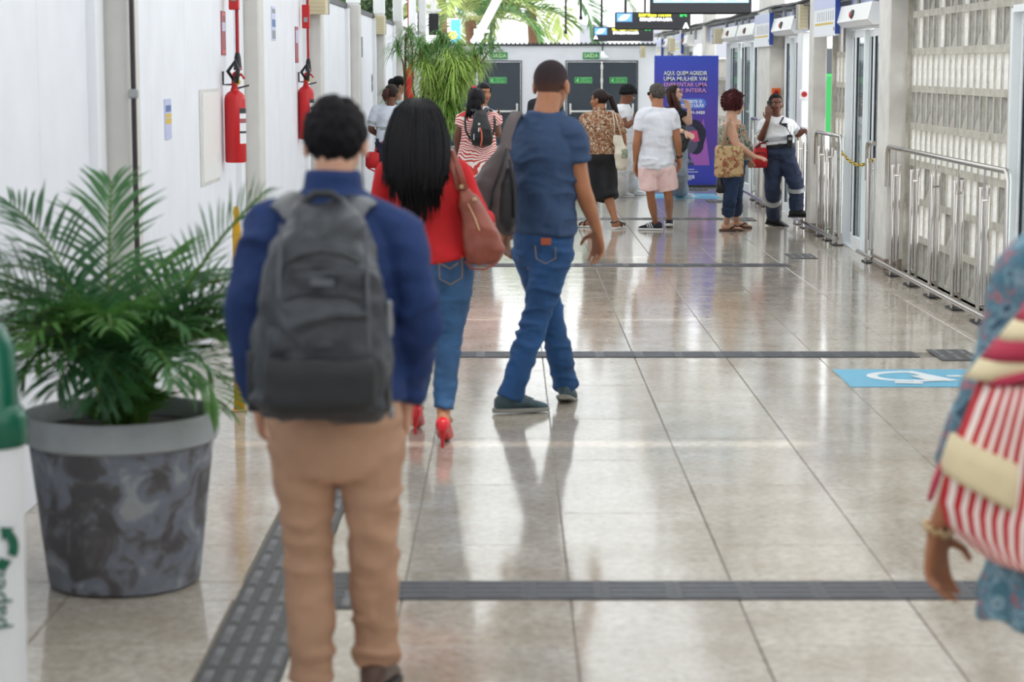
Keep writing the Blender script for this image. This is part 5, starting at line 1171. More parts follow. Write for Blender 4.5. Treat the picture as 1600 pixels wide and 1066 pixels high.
b = MB(); b.sweep([at(731, 318, Yb-.065), at(742, 340, Yb-.08), at(749, 360, Yb-.085)], .0025, 5); b.build('zip', GOLD, hb); b = MB(); b.cbox(at(721, 292, Yb-.045), (.010, .008, .009), .003); b.build('clasp', GOLD, hb); b = MB(); b.cbox(at(741, 312, Yb-.06), (.010, .008, .008), .003); b.build('clasp', GOLD, hb)
b = MB(); b.sweep([at(784, 400, Yb), at(775, 412, Yb-.03), at(757, 421, Yb-.04), at(737, 420, Yb-.03), at(727, 408, Yb)], .006, 6); b.build('hanging_strap', LEA, hb, smooth=True)

# ------------------------------------------------------------------ 3: man in the blue tee
p = Person('man in dark blue T-shirt and jeans walking with a bag on his left shoulder', 10.85,
    dict(neck=(854, 176, .0), shL=(806, 207, .09), shR=(891, 207, -.08), elL=(790, 300, .12), elR=(911, 298, -.06), wrL=(789, 365, .15), wrR=(933, 360, .06), hipL=(829, 388, .06), hipR=(868, 388, -.05), knL=(862, 500, .17), knR=(836, 500, -.02), anL=('g', 884, 629, .012), anR=('g', 797, 646, .006)),
    (862, 134, .04), .262, (24, -2), dict(hip=.168, waist=.162, chest=.175, hd=.13, wd=.125, cd=.13, arm=1.12, leg=1.03, neck=.062), SK_M, .006)
p.feet((10, -14), (75, 0)); p.body({'R': dict(tip=(936, 404, .10), curl=.38, n=(-.65, -.6, .1), L=.205, spread=.9, thumb=.95), 'L': dict(tip=(792, 405, .2), curl=.5)})
TEE = cloth('dark blue cotton', '#2b4263'); JE2 = denim('deep blue denim', '#1f4d80')
p.shirt(TEE, .115, .50, .018, .014, .008, (.010, (6, 6, 11)), seed=21, name='t_shirt')
p.trousers(JE2, 2.02, .18, .008, [(0, .104), (.3, .100), (.6, .086), (.95, .072), (1.3, .068), (1.7, .067), (2, .069)], (.008, (8, 8, 18)), seed=22)
TRN = mat('teal and grey trainer', '#3d535b', .6, var=.6, vs=11); TRS = mat('grey trainer sole', '#8a8880', .6)
LAC = mat('dark laces', '#2a2d33', .7)
p.shoe('L', TRN, TRS, lace=LAC); p.shoe('R', TRN, TRS, .285, lace=LAC)
q = NT('faded buzz cut'); tc = q.n('ShaderNodeTexCoord'); sp = q.n('ShaderNodeSeparateXYZ', {0: tc.outputs['Generated']}); nz = q.n('ShaderNodeTexNoise', {'Vector': tc.outputs['Object'], 'Scale': 90.0})
q.link(q.ramp(sp.outputs[2], [(.02, lin('#8a5f48')), (.22, lin('#5a4038')), (.48, lin('#3a2c2c')), (.75, lin('#2c2226'))]), q.b.inputs['Base Color']); q.b.inputs['Roughness'].default_value = .8; q.b.inputs['Specular IOR Level'].default_value = .2
p.hair_cap(q.m, .012, .36, .0, -.30, .0, 8, 3)
b = MB(); b.cbox(at(853, 377.5, 10.85-.152), (.026, .003, .018), .002, rz=-.1); b.build('leather_patch', mat('orange leather patch', '#a8532f', .6), p.root)
b = MB(); Yp = 10.85-.155; b.sweep([at(836, 384, Yp), at(838, 404, Yp-.005), at(852, 412, Yp-.005), at(868, 404, Yp), at(868, 386, Yp)], .0022, 4); b.build('pocket_stitching', mat('ochre stitching', '#8f7a55', .7), p.root)
# sling backpack
BG = mat('grey brown backpack fabric', '#54494a', .7, var=.15, vs=6, bump=.3, bs=160); BGD = mat('black mesh fabric', '#232226', .7, bump=.4, bs=260)
Yb = 10.62; c_ = at(778, 300, Yb); kb = empty('backpack', (c_.x, Yb, c_.z), 'grey brown backpack hanging from the left shoulder of the man in blue', 'backpack')
b = MB(); b.loft([gsec(*q, Yb) for q in ((368, 788, 800, .04), (358, 774, 804, .09), (335, 760, 804, .12), (305, 748, 803, .13), (282, 742, 802, .13), (262, 755, 800, .12), (240, 771, 797, .09), (222, 785, 795, .05))], 28, e=2.6); put(remesh(b, .008, 4, (.008, (8, 8, 8)), 25), 'main_bag', BG, kb)
b = MB(); b.loft([gsec(*q, Yb-.03) for q in ((362, 786, 800, .06), (345, 776, 806, .115), (310, 776, 808, .125), (285, 780, 806, .12), (262, 790, 802, .08))], 24, e=2.6); put(remesh(b, .008, 3, (.004, (8, 8, 8)), 26), 'mesh_panel', BGD, kb)
b = MB(); b.sweep([at(790, 235, Yb-.06), at(791, 215, Yb), at(799, 190, Yb+.08), at(808, 176, Yb+.2), at(806, 190, Yb+.36), at(796, 230, Yb+.42)], .030, 10, flat=.3, up=(0, -1, .3)); b.build('shoulder_strap', BG, kb, smooth=True, sharp=60)
b = MB(); b.sweep([at(792, 232, Yb-.10), at(783, 262, Yb-.14), at(770, 300, Yb-.145), at(764, 335, Yb-.125)], .008, 6); b.sweep([at(796, 250, Yb-.12), at(803, 290, Yb-.15), at(803, 340, Yb-.13)], .014, 6, flat=.4); b.build('piping', BGD, kb, smooth=True)

# ------------------------------------------------------------------ 4: woman at the right edge with the striped bag
p = Person('woman in blue floral dress cut by the right edge, hand hanging beside a striped bag', 5.05,
    dict(neck=(1700, 330, .05), shL=(1605, 415, .05), shR=(1800, 415, .0), elL=(1545, 610, .06), elR=(1850, 610, .0), wrL=(1464, 832, .12), wrR=(1850, 800, .1), hipL=(1650, 790), hipR=(1750, 790), knL=(1672, 990, .08), knR=(1745, 990, .0), anL=('g', 1675, 1215), anR=('g', 1750, 1225)),
    (1705, 235, .05), .225, (0, 0), dict(hip=.19, waist=.16, chest=.17, arm=1.0), SK_M, .0055)
p.feet((-5, 0), (5, 0)); p.body({'L': dict(tip=(1462, 945, .14), curl=.45, n=(.62, -.75, 0), L=.20, spread=.6, thumb=.95, r=.0100), 'R': dict(curl=.4)})
def floral(name, stops, scale, seed=0.0, rough=.8):
    q = NT(name); tc = q.n('ShaderNodeTexCoord'); co = q.n('ShaderNodeMapping', {'Vector': tc.outputs['Object'], 'Location': (seed, seed*2, 0)}).outputs[0]
    n = q.n('ShaderNodeTexNoise', {'Vector': co, 'Scale': scale, 'Detail': 5.0, 'Roughness': .65, 'Distortion': .8})
    q.link(q.ramp(n.outputs['Fac'], [(p_, lin(c)) for p_, c in stops]), q.b.inputs['Base Color']); q.b.inputs['Roughness'].default_value = rough; return q.m
DRESS = floral('blue floral cloth', [(.32, '#1c2430'), (.41, '#3d6076'), (.46, '#8fa9b5'), (.50, '#2f6d80'), (.55, '#5c7686'), (.60, '#b0656c'), (.66, '#3c4d60'), (.74, '#86a5b0')], 13)
p.shirt(DRESS, -.1, 1.55, .03, .025, .05, (.012, (8, 8, 8)), name='dress_top', seed=31, vx=.010)
mb = MB(); mb.loft([p.sec(f, w_, d_)[0] for f, w_, d_ in ((-.30, .27, .22), (-.2, .25, .2), (-.1, .235, .18), (0, .215, .16), (.2, .19, .14))], 40)
c_ = at(1560, 930, 5.05); 
for k in range(9): mb.sweep([p.hipm+Vector((-.20+.05*k, -.12-.04*(k % 2), .05)), p.hipm+Vector((-.26+.065*k, -.16-.05*(k % 2), -.25-.012*(k % 3)))], [.05, .045], 10)
put(remesh(mb, .010, 4, (.010, (9, 9, 5)), 32), 'dress_skirt', DRESS, p.root)
p.shoe('L', BR, BRS, kind='sandal', L=.25); p.shoe('R', BR, BRS, kind='sandal', L=.25); p.hair_cap(HAIR_B, .08, .33, -.2, -.42, .02)
b = MB(); w0 = p.J['wrL']; dd = (p.J['wrL']-p.J['elL']).normalized(); u_ = dd.orthogonal().normalized(); v_ = dd.cross(u_)
for k in range(16):
    a = 2*pi*k/16; b.ell(w0-dd*.012+u_*.034*cos(a)+v_*.034*sin(a)+dd*.005*(k % 2), (.009,)*3, nu=8, nv=6)
b.build('gold_bracelet', GOLD, p.root, smooth=True)
# striped bag (lies against her side, towards the camera)
q = NT('red and white striped canvas'); tc = q.n('ShaderNodeTexCoord'); mp = q.n('ShaderNodeMapping', {'Vector': tc.outputs['UV']}); sp = q.n('ShaderNodeSeparateXYZ', {0: mp.outputs[0]})
nz = q.n('ShaderNodeTexNoise', {'Vector': tc.outputs['Object'], 'Scale': 9.0}); ad = q.n('ShaderNodeMath', {0: sp.outputs[0], 1: 13.0}, operation='MULTIPLY'); a2 = q.n('ShaderNodeMath', {0: nz.outputs['Fac'], 1: .35}, operation='MULTIPLY'); a3 = q.n('ShaderNodeMath', {0: ad.outputs[0], 1: a2.outputs[0]}, operation='ADD'); fr = q.n('ShaderNodeMath', {0: a3.outputs[0]}, operation='FRACT')
q.link(q.ramp(fr.outputs[0], [(.0, lin('#a80f1c')), (.46, lin('#c0202c')), (.50, lin('#d99ba0')), (.55, lin('#e8dcd4')), (.93, lin('#e8dcd4')), (.98, lin('#c0202c'))]), q.b.inputs['Base Color']); q.b.inputs['Roughness'].default_value = .8
bp = q.n('ShaderNodeBump', {'Height': nz.outputs['Fac'], 'Strength': .4, 'Distance': .03}); q.link(bp.outputs[0], q.b.inputs['Normal'])
STRIPE = q.m; CREAM = cloth('cream canvas', '#d9c9a4'); CRIM = cloth('crimson cloth', '#b0304a')
Yb = 4.80; c_ = at(1560, 700, Yb); sb = empty('striped_bag', (c_.x, Yb, c_.z), 'red and white striped cloth bag with cream band at the right edge', 'bag')
def sheet_bag(rows, name, m_, parent, nu=26, Yf=0.0, puff=.05, back=True):
    """rows: (v, uL, uR, vSkew): padded cloth panel with UVs running across the stripes"""
    b = MB(); R_ = []; 
    for (v, u0, u1, sk) in rows:
        r = []
        for k in range(nu+1):
            t = k/nu; th = puff*(max(0, 1-(2*t-1)**4))**.5; P_ = at(u0+(u1-u0)*t, v+sk*t, Yb+Yf); r.append(P_+Vector((0, -th, 0)))
        for k in range(nu, -1, -1):
            t = k/nu; th = puff*(max(0, 1-(2*t-1)**4))**.5; P_ = at(u0+(u1-u0)*t, v+sk*t, Yb+Yf); r.append(P_+Vector((0, th+.004, 0)))
        R_.append(r)
    b.rings(R_); o = b.build(name, m_, parent, smooth=True); me = o.data; uv = me.uv_layers.new(name='UVMap'); n = 2*(nu+1)
    for pl_ in me.polygons:
        for li in pl_.loop_indices:
            vi = me.loops[li].vertex_index; j = vi % n; j = j if j <= nu else n-1-j; uv.data[li].uv = (j/nu, (vi//n)/max(1, len(rows)-1))
    return o
sheet_bag([(595, 1530, 1700, 10), (640, 1512, 1705, 15), (690, 1492, 1706, 30), (735, 1478, 1705, 55), (780, 1468, 1700, 70), (815, 1476, 1690, 70), (842, 1500, 1670, 60), (868, 1535, 1650, 30)], 'bag_body', STRIPE, sb, puff=.085)
sheet_bag([(590, 1532, 1700, -45), (602, 1529, 1700, -40)], 'red_trim', CRIM, sb, puff=.09)
b = MB()
for k in range(4):
    v0 = 470+30*k; o_ = sheet_bag([(v0, 1612-27*k, 1705, -6), (v0+14, 1600-27*k, 1705, -4), (v0+30, 1586-27*k, 1705, 0)], 'flap_band', (CRIM if k % 2 == 0 else CREAM), sb, puff=.07-.004*(k % 2))
sheet_bag([(678, 1487, 1590, 45), (700, 1478, 1592, 55), (725, 1470, 1590, 62), (738, 1473, 1584, 60)], 'cream_band', CREAM, sb, Yf=-.035, puff=.07)
b = MB(); b.sweep([at(1475, 715, Yb+.02), at(1463, 750, Yb+.03), at(1452, 782, Yb+.03)], [.012, .02, .014], 8, flat=.4); b.build('crimson_tab', CRIM, sb, smooth=True)
b = MB(); b.sweep([at(1640, 480, Yb), at(1640, 440, Yb+.02), at(1625, 408, Yb+.14), at(1632, 395, Yb+.24)], .03, 8, flat=.3); b.build('strap', CRIM, sb, smooth=True)
# ------------------------------------------------------------------ 5, 6: two uniformed women on the left
UNI = cloth('pale blue white uniform cloth', '#d5dcea'); UNW = cloth('white uniform cloth', '#e8e9ec'); NVY = cloth('navy uniform trousers', '#222f49'); REFL = mat('silver reflective tape', '#a9adb0', .35, .3); BLK = cloth('black cloth', '#17181c'); BSH = mat('black work shoe', '#141417', .5)
REDB = mat('red bag fabric', '#c0151c', .6, var=.12, vs=8, bump=.2, bs=120)
def band(p, k, t, w, ro, m_, name='reflective_band', leg=True, prof=None):
    A = 'hip' if leg else 'sh'; B_ = 'kn' if leg else 'el'; C_ = 'an' if leg else 'wr'
    a, b_, c = p.J[A+k], p.J[B_+k], p.J[C_+k]; b = MB(); f = lambda t_: a.lerp(b_, t_) if t_ <= 1 else b_.lerp(c, t_-1)
    b.sweep([f(t), f(t+w)], ro, 22); b.build(name, m_, p.root, smooth=True, sharp=50)
p = Person('woman in pale uniform shirt, navy trousers and brown ponytail, back turned, by left wall', 26.0,
    dict(neck=(610, 166, 0), shL=(588, 172, .02), shR=(630, 172, .0), elL=(579, 202, .0), elR=(640, 202, .0), wrL=(592, 212, .20), wrR=(640, 214, .2), hipL=(599, 230), hipR=(620, 230), knL=(596, 282, .03), knR=(619, 282, .03), anL=('g', 594, 331), anR=('g', 618, 332)),
    (612, 147, .02), .225, (30, -10), dict(hip=.17, waist=.15, chest=.155, arm=1.05), SK_D, .010)
p.feet((-5, 0), (10, 0)); p.body({}); p.shirt(UNI, .12, .85, .016, .016, .0, (.007, (6, 6, 10)), seed=41); p.trousers(NVY, 1.95, .25, .018, seed=42)
p.shoe('L', BSH, BSH); p.shoe('R', BSH, BSH); p.hair_cap(HAIR_B, .06, .34, -.12, -.40, .01)
b = MB(); b.sweep([p.Hd(0, -.44, .12), p.Hd(0, -.60, .05), p.Hd(-.02, -.60, -.2), p.Hd(-.03, -.55, -.5)], [.07*.225*2, .09*.225*2, .10*.225*2, .03*.225], 12, rnd=True); b.build('ponytail', HAIR_AUB, p.root, smooth=True)
b = MB(); b.ell(p.Hd(0, -.47, .13), (.03, .02, .02)); b.build('hair_clip', mat('pale hair clip', '#d8d2c8', .4), p.root)
band(p, 'L', .60, .14, .069, REFL, leg=False)
b = MB(); a_, _ = p.sec(.42, .176, .128); a2, _ = p.sec(.50, .178, .13); b.loft([a_, a2], 28); b.build('reflective_band', REFL, p.root, smooth=True, sharp=50)
c_ = at(582, 250, 25.9); r = empty('red_pouch', c_, 'red pouch hanging at the hip of the left uniformed woman', 'bag'); b = MB(); b.cbox(c_, (.085, .06, .10), .025); b.build('pouch_body', REDB, r, smooth=True, sharp=60)
for pts in ((at(585, 240, 25.9), at(592, 225, 25.95), at(604, 219, 25.8)), (at(574, 262, 25.85), at(586, 268, 25.84), at(592, 262, 25.84))):
    b = MB(); b.sweep(pts, .010, 6); b.build('strap', REDB, r)
p = Person('woman with black hair in a clip facing right beside the left uniformed woman', 28.2,
    dict(neck=(622, 157, 0), shL=(606, 166, .1), shR=(632, 166, -.1), elL=(610, 194, .1), elR=(634, 194, -.1), wrL=(630, 205, .12), wrR=(642, 202, -.1), hipL=(612, 218, .06), hipR=(626, 218, -.06), knL=(612, 265, .05), knR=(624, 265, -.05), anL=('g', 612, 313), anR=('g', 626, 315)),
    (624, 134, 0), .235, (72, -14), dict(hip=.16), SK_L, .010)
p.feet((70, 0), (75, 0)); p.body({}); p.shirt(UNI, .12, .8, .02, .025, seed=43); p.trousers(NVY, 1.95, .25, .015, seed=44); p.shoe('L', BSH, BSH); p.shoe('R', BSH, BSH)
p.hair_cap(HAIR_K, .07, .27, -.10, -.40, .01); p.eyes(HAIR_K, LIP2, IRIS)
b = MB(); b.ell(p.Hd(-.0, -.45, .06), (.05, .06, .06), p.HM); b.build('hair_bun', HAIR_K, p.root, smooth=True)
b = MB(); b.sweep([p.Hd(-.2, -.32, .0), p.Hd(-.12, -.42, .08), p.Hd(0, -.46, .1)], .012, 6); b.build('hair_clip', mat('green hair clip', '#8fae6a', .4), p.root)

# ------------------------------------------------------------------ 7: woman in the red and white patterned dress
p = Person('woman with black braids in a red and white patterned dress wearing a black backpack', 21.0,
    dict(neck=(748, 178, 0), shL=(727, 184, .02), shR=(770, 184, 0), elL=(715, 213, .0), elR=(777, 210, .0), wrL=(715, 238, .06), wrR=(778, 193, .18), hipL=(737, 240), hipR=(757, 240), knL=(738, 305, .04), knR=(758, 305, .02), anL=('g', 738, 384), anR=('g', 757, 385)),
    (745, 157, .01), .225, (8, -4), dict(hip=.175, waist=.15, chest=.155, arm=1.05), SK_D, .009)
p.feet((-5, 0), (8, 0)); p.body({'R': dict(tip=(781, 182, .22), curl=.5)})
q = NT('red and white wavy print'); tc = q.n('ShaderNodeTexCoord')
nz = q.n('ShaderNodeTexNoise', {'Vector': tc.outputs['Object'], 'Scale': 3.5, 'Detail': 1.0}); mx = q.n('ShaderNodeMix', {0: .25}, data_type='VECTOR'); q.link(tc.outputs['Object'], mx.inputs[4]); q.link(nz.outputs['Color'], mx.inputs[5])
wv = q.n('ShaderNodeTexWave', {'Vector': mx.outputs[1], 'Scale': 14.0, 'Distortion': 4.0, 'Detail': 2.0, 'Detail Scale': 1.0}, bands_direction='Z'); q.link(q.ramp(wv.outputs['Fac'], [(.42, lin('#c2423a')), (.52, lin('#efe2de'))]), q.b.inputs['Base Color']); q.b.inputs['Roughness'].default_value = .8; ZEB = q.m
mb = MB(); p.torso(mb, .05, 1.0, .02); p.clav(mb, .012)
for k in 'LR':
    pp, rr = limb_pts(p.J['sh'+k], p.J['el'+k], p.J['wr'+k], p.arm_prof(0, .5, .03)); mb.sweep(pp, rr, 16, rnd=False)
mb.loft([p.sec(f, w_, d_)[0] for f, w_, d_ in ((-.95, .27, .22), (-.6, .24, .19), (-.3, .225, .17), (0, .205, .155), (.25, .18, .13))], 32)
put(remesh(mb, .010, 4, (.006, (7, 7, 5)), 51), 'dress', ZEB, p.root); p.shoe('L', BR, BRS, kind='sandal', L=.24); p.shoe('R', BR, BRS, kind='sandal', L=.24)
p.hair_cap(HAIR_K, .08, .33, -.1, -.42, .03, 10); rs = np.random.RandomState(8); b = MB()
for k in range(34):
    a = radians(150+240*k/33); r0 = p.Hd(.36*sin(a)*.95, .42*cos(a)*.9-.05, .28-.25*rs.uniform(0, 1)); t_ = p.Hd(.40*sin(a)+rs.uniform(-.06, .06), .42*cos(a)*.8-.12, -.55-rs.uniform(0, .4)); b.sweep([p.Hd(.05*sin(a), -.15, .5), r0, r0.lerp(t_, .5)+Vector((0, -.01, 0)), t_], [.010, .013, .012, .007], 6)
b.build('braids', HAIR_K, p.root, smooth=True)
Yb = 20.85; c_ = at(753, 200, Yb-.06); k3 = empty('backpack', (c_.x, Yb-.06, c_.z), 'black backpack with orange zip on the woman in the patterned dress', 'backpack')
BKB = mat('black nylon', '#17181d', .45, var=.2, vs=9, bump=.2, bs=140)
b = MB(); b.loft([bsec(*q, Y=Yb) for q in ((229, 742, 763, .06), (226, 738, 767, .11), (215, 735, 770, .14), (200, 736, 768, .14), (188, 739, 764, .12), (178, 741, 762, .09), (172, 744, 758, .05))], 24, e=3); put(remesh(b, .009, 3, (.005, (9, 9, 9)), 52), 'main_bag', BKB, k3)
b = MB(); b.sweep([at(749.5, 199, Yb-.145), at(752.5, 207, Yb-.148), at(753, 218, Yb-.146), at(751, 228, Yb-.12)], .0075, 6); b.build('orange_zip', mat('orange zip', '#d9694a', .5), k3)
b = MB(); b.ell(at(748, 203, Yb-.15), (.008, .006, .022)); b.ell(at(748.5, 194, Yb-.14), (.012, .006, .012)); b.cbox(at(740.5, 214, Yb-.14), (.004, .003, .03), .001); b.build('zip_puller', mat('white zip puller', '#d5d8dc', .4), k3)
for sg in (-1, 1):
    b = MB(); b.sweep([at(750+sg*8, 174, Yb-.03), at(750+sg*12, 169, Yb+.08), at(750+sg*17, 172, Yb+.2), at(750+sg*20, 182, Yb+.24)], .026, 8, flat=.3, up=(0, -1, .4)); b.sweep([at(750+sg*22, 180, Yb+.12), at(750+sg*23.5, 190, Yb-.01), at(750+sg*22, 205, Yb-.03), at(750+sg*15, 218, Yb-.05)], .012, 6, flat=.4); b.build('shoulder_strap', BKB, k3, smooth=True)
# ------------------------------------------------------------------ 8: woman whose face shows behind the braids
p = Person('woman with red hair tie whose face shows behind the woman with braids', 23.2,
    dict(neck=(753, 166, 0), shL=(765, 179, -.02), shR=(736, 178, .05), elL=(768, 205, 0), elR=(732, 205, 0), wrL=(764, 230, -.1), wrR=(735, 230, -.1), hipL=(760, 233), hipR=(742, 233), knL=(760, 290, -.03), knR=(744, 290, 0), anL=('g', 760, 359), anR=('g', 744, 360)),
    (756, 146, 0), .225, (152, -4), dict(hip=.16), SK_M, .010)
p.feet((160, 0), (170, 0)); p.body({}); p.shirt(cloth('pale shirt cloth', '#c9d2dc'), .1, .6, .014, .018, seed=53); p.trousers(JE1, 1.95, .25, .010, seed=54); p.shoe('L', BSH, BSH); p.shoe('R', BSH, BSH)
p.hair_cap(HAIR_K, .05, .25, -.1, -.38, .01); p.eyes(HAIR_K, LIP, IRIS)
b = MB(); b.ell(p.Hd(.40, -.30, .22), (.035, .03, .03)); b.build('hair_tie', mat('red hair tie', '#c8283a', .6), p.root)
b = MB(); b.sweep([p.Hd(.44, -.32, .2), p.Hd(.55, -.34, -.05), p.Hd(.52, -.32, -.4)], [.03, .035, .012], 8, rnd=True); b.build('ponytail', HAIR_K, p.root, smooth=True)
# ------------------------------------------------------------------ 9: dark jacket behind the head of the man in blue
p = Person('person in black jacket mostly hidden behind the head of the man in blue', 30.0,
    dict(neck=(852, 152, 0), shL=(832, 162, 0), shR=(872, 162, 0), elL=(829, 190, 0), elR=(875, 190, 0), wrL=(826, 208, .15), wrR=(858, 208, .15), hipL=(834, 212), hipR=(850, 212), knL=(834, 255, .03), knR=(850, 255, .03), anL=('g', 834, 300), anR=('g', 850, 300)),
    (855, 133, 0), .22, (0, -4), {}, SK_M, .010)
p.feet((-5, 0), (8, 0)); p.body({}); p.shirt(cloth('black jacket cloth', '#26282d'), .05, 1.9, .02, .018, seed=55, name='jacket'); p.trousers(NVY, 1.95, .25, .012, seed=56); p.shoe('L', BSH, BSH); p.shoe('R', BSH, BSH); p.hair_cap(HAIR_SH, .05, .33, -.1, -.35, .02)
# ------------------------------------------------------------------ 10: leopard blouse
p = Person('woman in leopard print blouse and black culottes with ponytail and glasses', 23.6,
    dict(neck=(937, 174, 0), shL=(916, 186, .05), shR=(960, 186, -.04), elL=(911, 212, .1), elR=(973, 212, -.02), wrL=(921, 232, .22), wrR=(975, 236, .12), hipL=(928, 248, .02), hipR=(948, 248, -.02), knL=(928, 300, .02), knR=(948, 300, -.04), anL=('g', 922, 356), anR=('g', 962, 358)),
    (936, 156, .03), .228, (-62, 0), dict(hip=.185, waist=.17, chest=.178, hd=.14, wd=.13, cd=.135, arm=1.1, leg=1.0), SK_M, .009)
p.feet((-45, 0), (35, 4)); p.body({'R': dict(curl=.4), 'L': dict(curl=.4)})
q = NT('leopard print cloth'); tc = q.n('ShaderNodeTexCoord'); nz = q.n('ShaderNodeTexNoise', {'Vector': tc.outputs['Object'], 'Scale': 40.0, 'Detail': 4.0, 'Roughness': .8, 'Distortion': 1.0}); n2 = q.n('ShaderNodeTexNoise', {'Vector': tc.outputs['Object'], 'Scale': 5.0})
c1 = q.ramp(nz.outputs['Fac'], [(.41, lin('#1d1614')), (.45, lin('#8a5330')), (.50, lin('#b57a48')), (.54, lin('#3a241a')), (.58, lin('#e6dac6')), (.68, lin('#d8c4a8'))]); q.link(c1, q.b.inputs['Base Color']); q.b.inputs['Roughness'].default_value = .75
p.shirt(q.m, .1, {'L': 1.0, 'R': .98}, .018, .020, .006, (.006, (7, 7, 9)), name='blouse', seed=61, neck_up=.045, label='leopard print blouse')
p.trousers(BLK, {'L': 1.28, 'R': 1.22}, .15, .010, [(0, .110), (.5, .115), (1, .120), (1.3, .125)], (.006, (7, 7, 5)), name='culottes', seed=62)
SDK = mat('dark navy sandal strap', '#20242e', .5); SDS = mat('white sandal sole', '#dcdad4', .5)
p.shoe('L', SDK, SDS, .25, kind='sandal'); p.shoe('R', SDK, SDS, .25, kind='sandal'); p.hair_cap(HAIR_B, .05, .30, -.08, -.38, .01); p.eyes(HAIR_B, LIP2, IRIS); p.glasses(mat('dark glasses frame', '#1d2a38', .3))
b = MB(); b.sweep([p.Hd(.02, -.42, .16), p.Hd(.10, -.60, .12), p.Hd(.16, -.72, -.25), p.Hd(.22, -.88, -.75), p.Hd(.25, -.98, -1.0)], [.026, .034, .036, .026, .008], 10, rnd=True); b.build('ponytail', HAIR_B, p.root, smooth=True)
b = MB(); b.ell(p.Hd(.05, -.50, .14), (.022, .03, .035)); b.build('hair_tie', M['black'], p.root)
Yb = 23.42; c_ = at(970, 236, Yb); tb = empty('tote_bag', (c_.x, Yb, c_.z), 'cream canvas tote bag on the shoulder of the woman in leopard print', 'bag'); TOTE = cloth('cream tote canvas', '#ddd6c4')
b = MB(); b.loft([gsec(*q, Yb) for q in ((266, 966, 978, .02), (262, 963, 980, .045), (250, 962, 982, .06), (235, 960, 980, .06), (222, 959, 975, .05), (211, 959, 972, .025))], 22, e=2.6); put(remesh(b, .009, 3, (.008, (9, 9, 9)), 63), 'bag_body', TOTE, tb)
for du in (0, 6):
    b = MB(); b.sweep([at(960.5+du*1.6, 212, Yb-.02), at(960+du, 195, Yb-.06), at(957.5+du*.5, 176, Yb-.02), at(956+du*.4, 173.5, Yb+.1)], .012, 6, flat=.4); b.build('strap', TOTE, tb, smooth=True)
b = MB(); b.cbox(at(976, 240, Yb-.055), (.035, .01, .05), .004); b.build('printed_patch', mat('grey green print patch', '#8f9a84', .7, var=.5, vs=40), tb)
# ------------------------------------------------------------------ 11: white uniform, looking at phone
p = Person('woman in white scrubs and white shoes looking down at a phone', 28.7,
    dict(neck=(974, 163, 0), shL=(972, 172, .14), shR=(968, 172, -.14), elL=(973, 195, .16), elR=(978, 198, -.15), wrL=(990, 186, .10), wrR=(992, 188, -.10), hipL=(975, 220, .08), hipR=(973, 220, -.08), knL=(983, 262, .10), knR=(972, 264, -.05), anL=('g', 988, 305), anR=('g', 970, 309)),
    (981, 149, 0), .225, (80, -30), dict(hip=.17, waist=.15, chest=.155, arm=1.1, belly=.02), SK_B, .010)
p.feet((75, 0), (70, 0)); p.body({'L': dict(tip=(999, 182, .06), curl=.5), 'R': dict(tip=(1000, 184, -.06), curl=.5)})
WSC = cloth('white scrub cloth', '#e9e9ee'); p.shirt(WSC, -.05, .5, .018, .015, .01, seed=65, name='tunic'); p.trousers(WSC, 1.95, .05, .008, [(0, .105), (1, .092), (2, .095)], (.008, (8, 8, 12)), seed=66)
WSH = mat('white shoe', '#e6e6e8', .4); p.shoe('L', WSH, WSH); p.shoe('R', WSH, WSH); p.hair_cap(HAIR_K, .17, .27, .05, -.10, .05, 11); p.eyes(HAIR_K, LIP, IRIS); p.glasses(M['greyplastic'])
c_ = at(999.5, 181, 28.7); r = empty('phone', c_, 'dark phone in the hands of the woman in white scrubs', 'phone'); Mp = hdg(80, 40); b = MB(); b.cbox(c_, (.037, .075, .005), .003, M=Mp); b.build('phone_body', M['black'], r); b = MB(); b.cbox(c_+Mp @ Vector((0, 0, .0055)), (.033, .070, .0008), .0003, M=Mp); b.build('phone_screen', M['scr'], r)
# ------------------------------------------------------------------ 12: white tee and pink shorts
p = Person('man in white T-shirt, pink shorts and dark trainers seen from behind', 22.7,
    dict(neck=(1027, 168, 0), shL=(1003, 180, .0), shR=(1050, 180, .0), elL=(995, 222, -.02), elR=(1058, 218, -.02), wrL=(993, 252, .06), wrR=(1061, 245, .06), hipL=(1013, 262), hipR=(1038, 262), knL=(1017, 310, .03), knR=(1045, 310, .05), anL=('g', 1024, 360), anR=('g', 1045.5, 356, .01)),
    (1026, 148, .04), .228, (-30, 2), dict(hip=.168, waist=.156, chest=.160, hd=.13, wd=.13, cd=.13, arm=1.12, leg=.86, neck=.06), SK_M, .008)
p.feet((-68, 0), (6, -14)); p.body({'L': dict(tip=(993, 280, .06), curl=.3, L=.205, n=(.8, -.5, 0)), 'R': dict(tip=(1062, 272, .06), curl=.35, L=.2, n=(-.8, -.4, 0))})
p.shirt(cloth('white cotton', '#dfe0e8'), -.02, .58, .016, .014, .012, (.008, (6, 6, 10)), seed=71, name='t_shirt')
p.trousers(cloth('pale pink cloth', '#e8c6c2'), .70, .05, .006, [(0, .112), (.4, .116), (.75, .122)], (.008, (8, 8, 6)), name='shorts', seed=72)
DSH = mat('dark navy trainer', '#1c2230', .6, var=.2, vs=30); p.shoe('L', DSH, WSH, .27, lace=LAC, extra=WSH); p.shoe('R', DSH, WSH, .27, lace=LAC, extra=WSH)
p.hair_cap(HAIR_GR, .07, .40, .0, -.46, .06, 9)
p.glasses(M['black'], mat('black sunglass lens', '#0d0d10', .15))
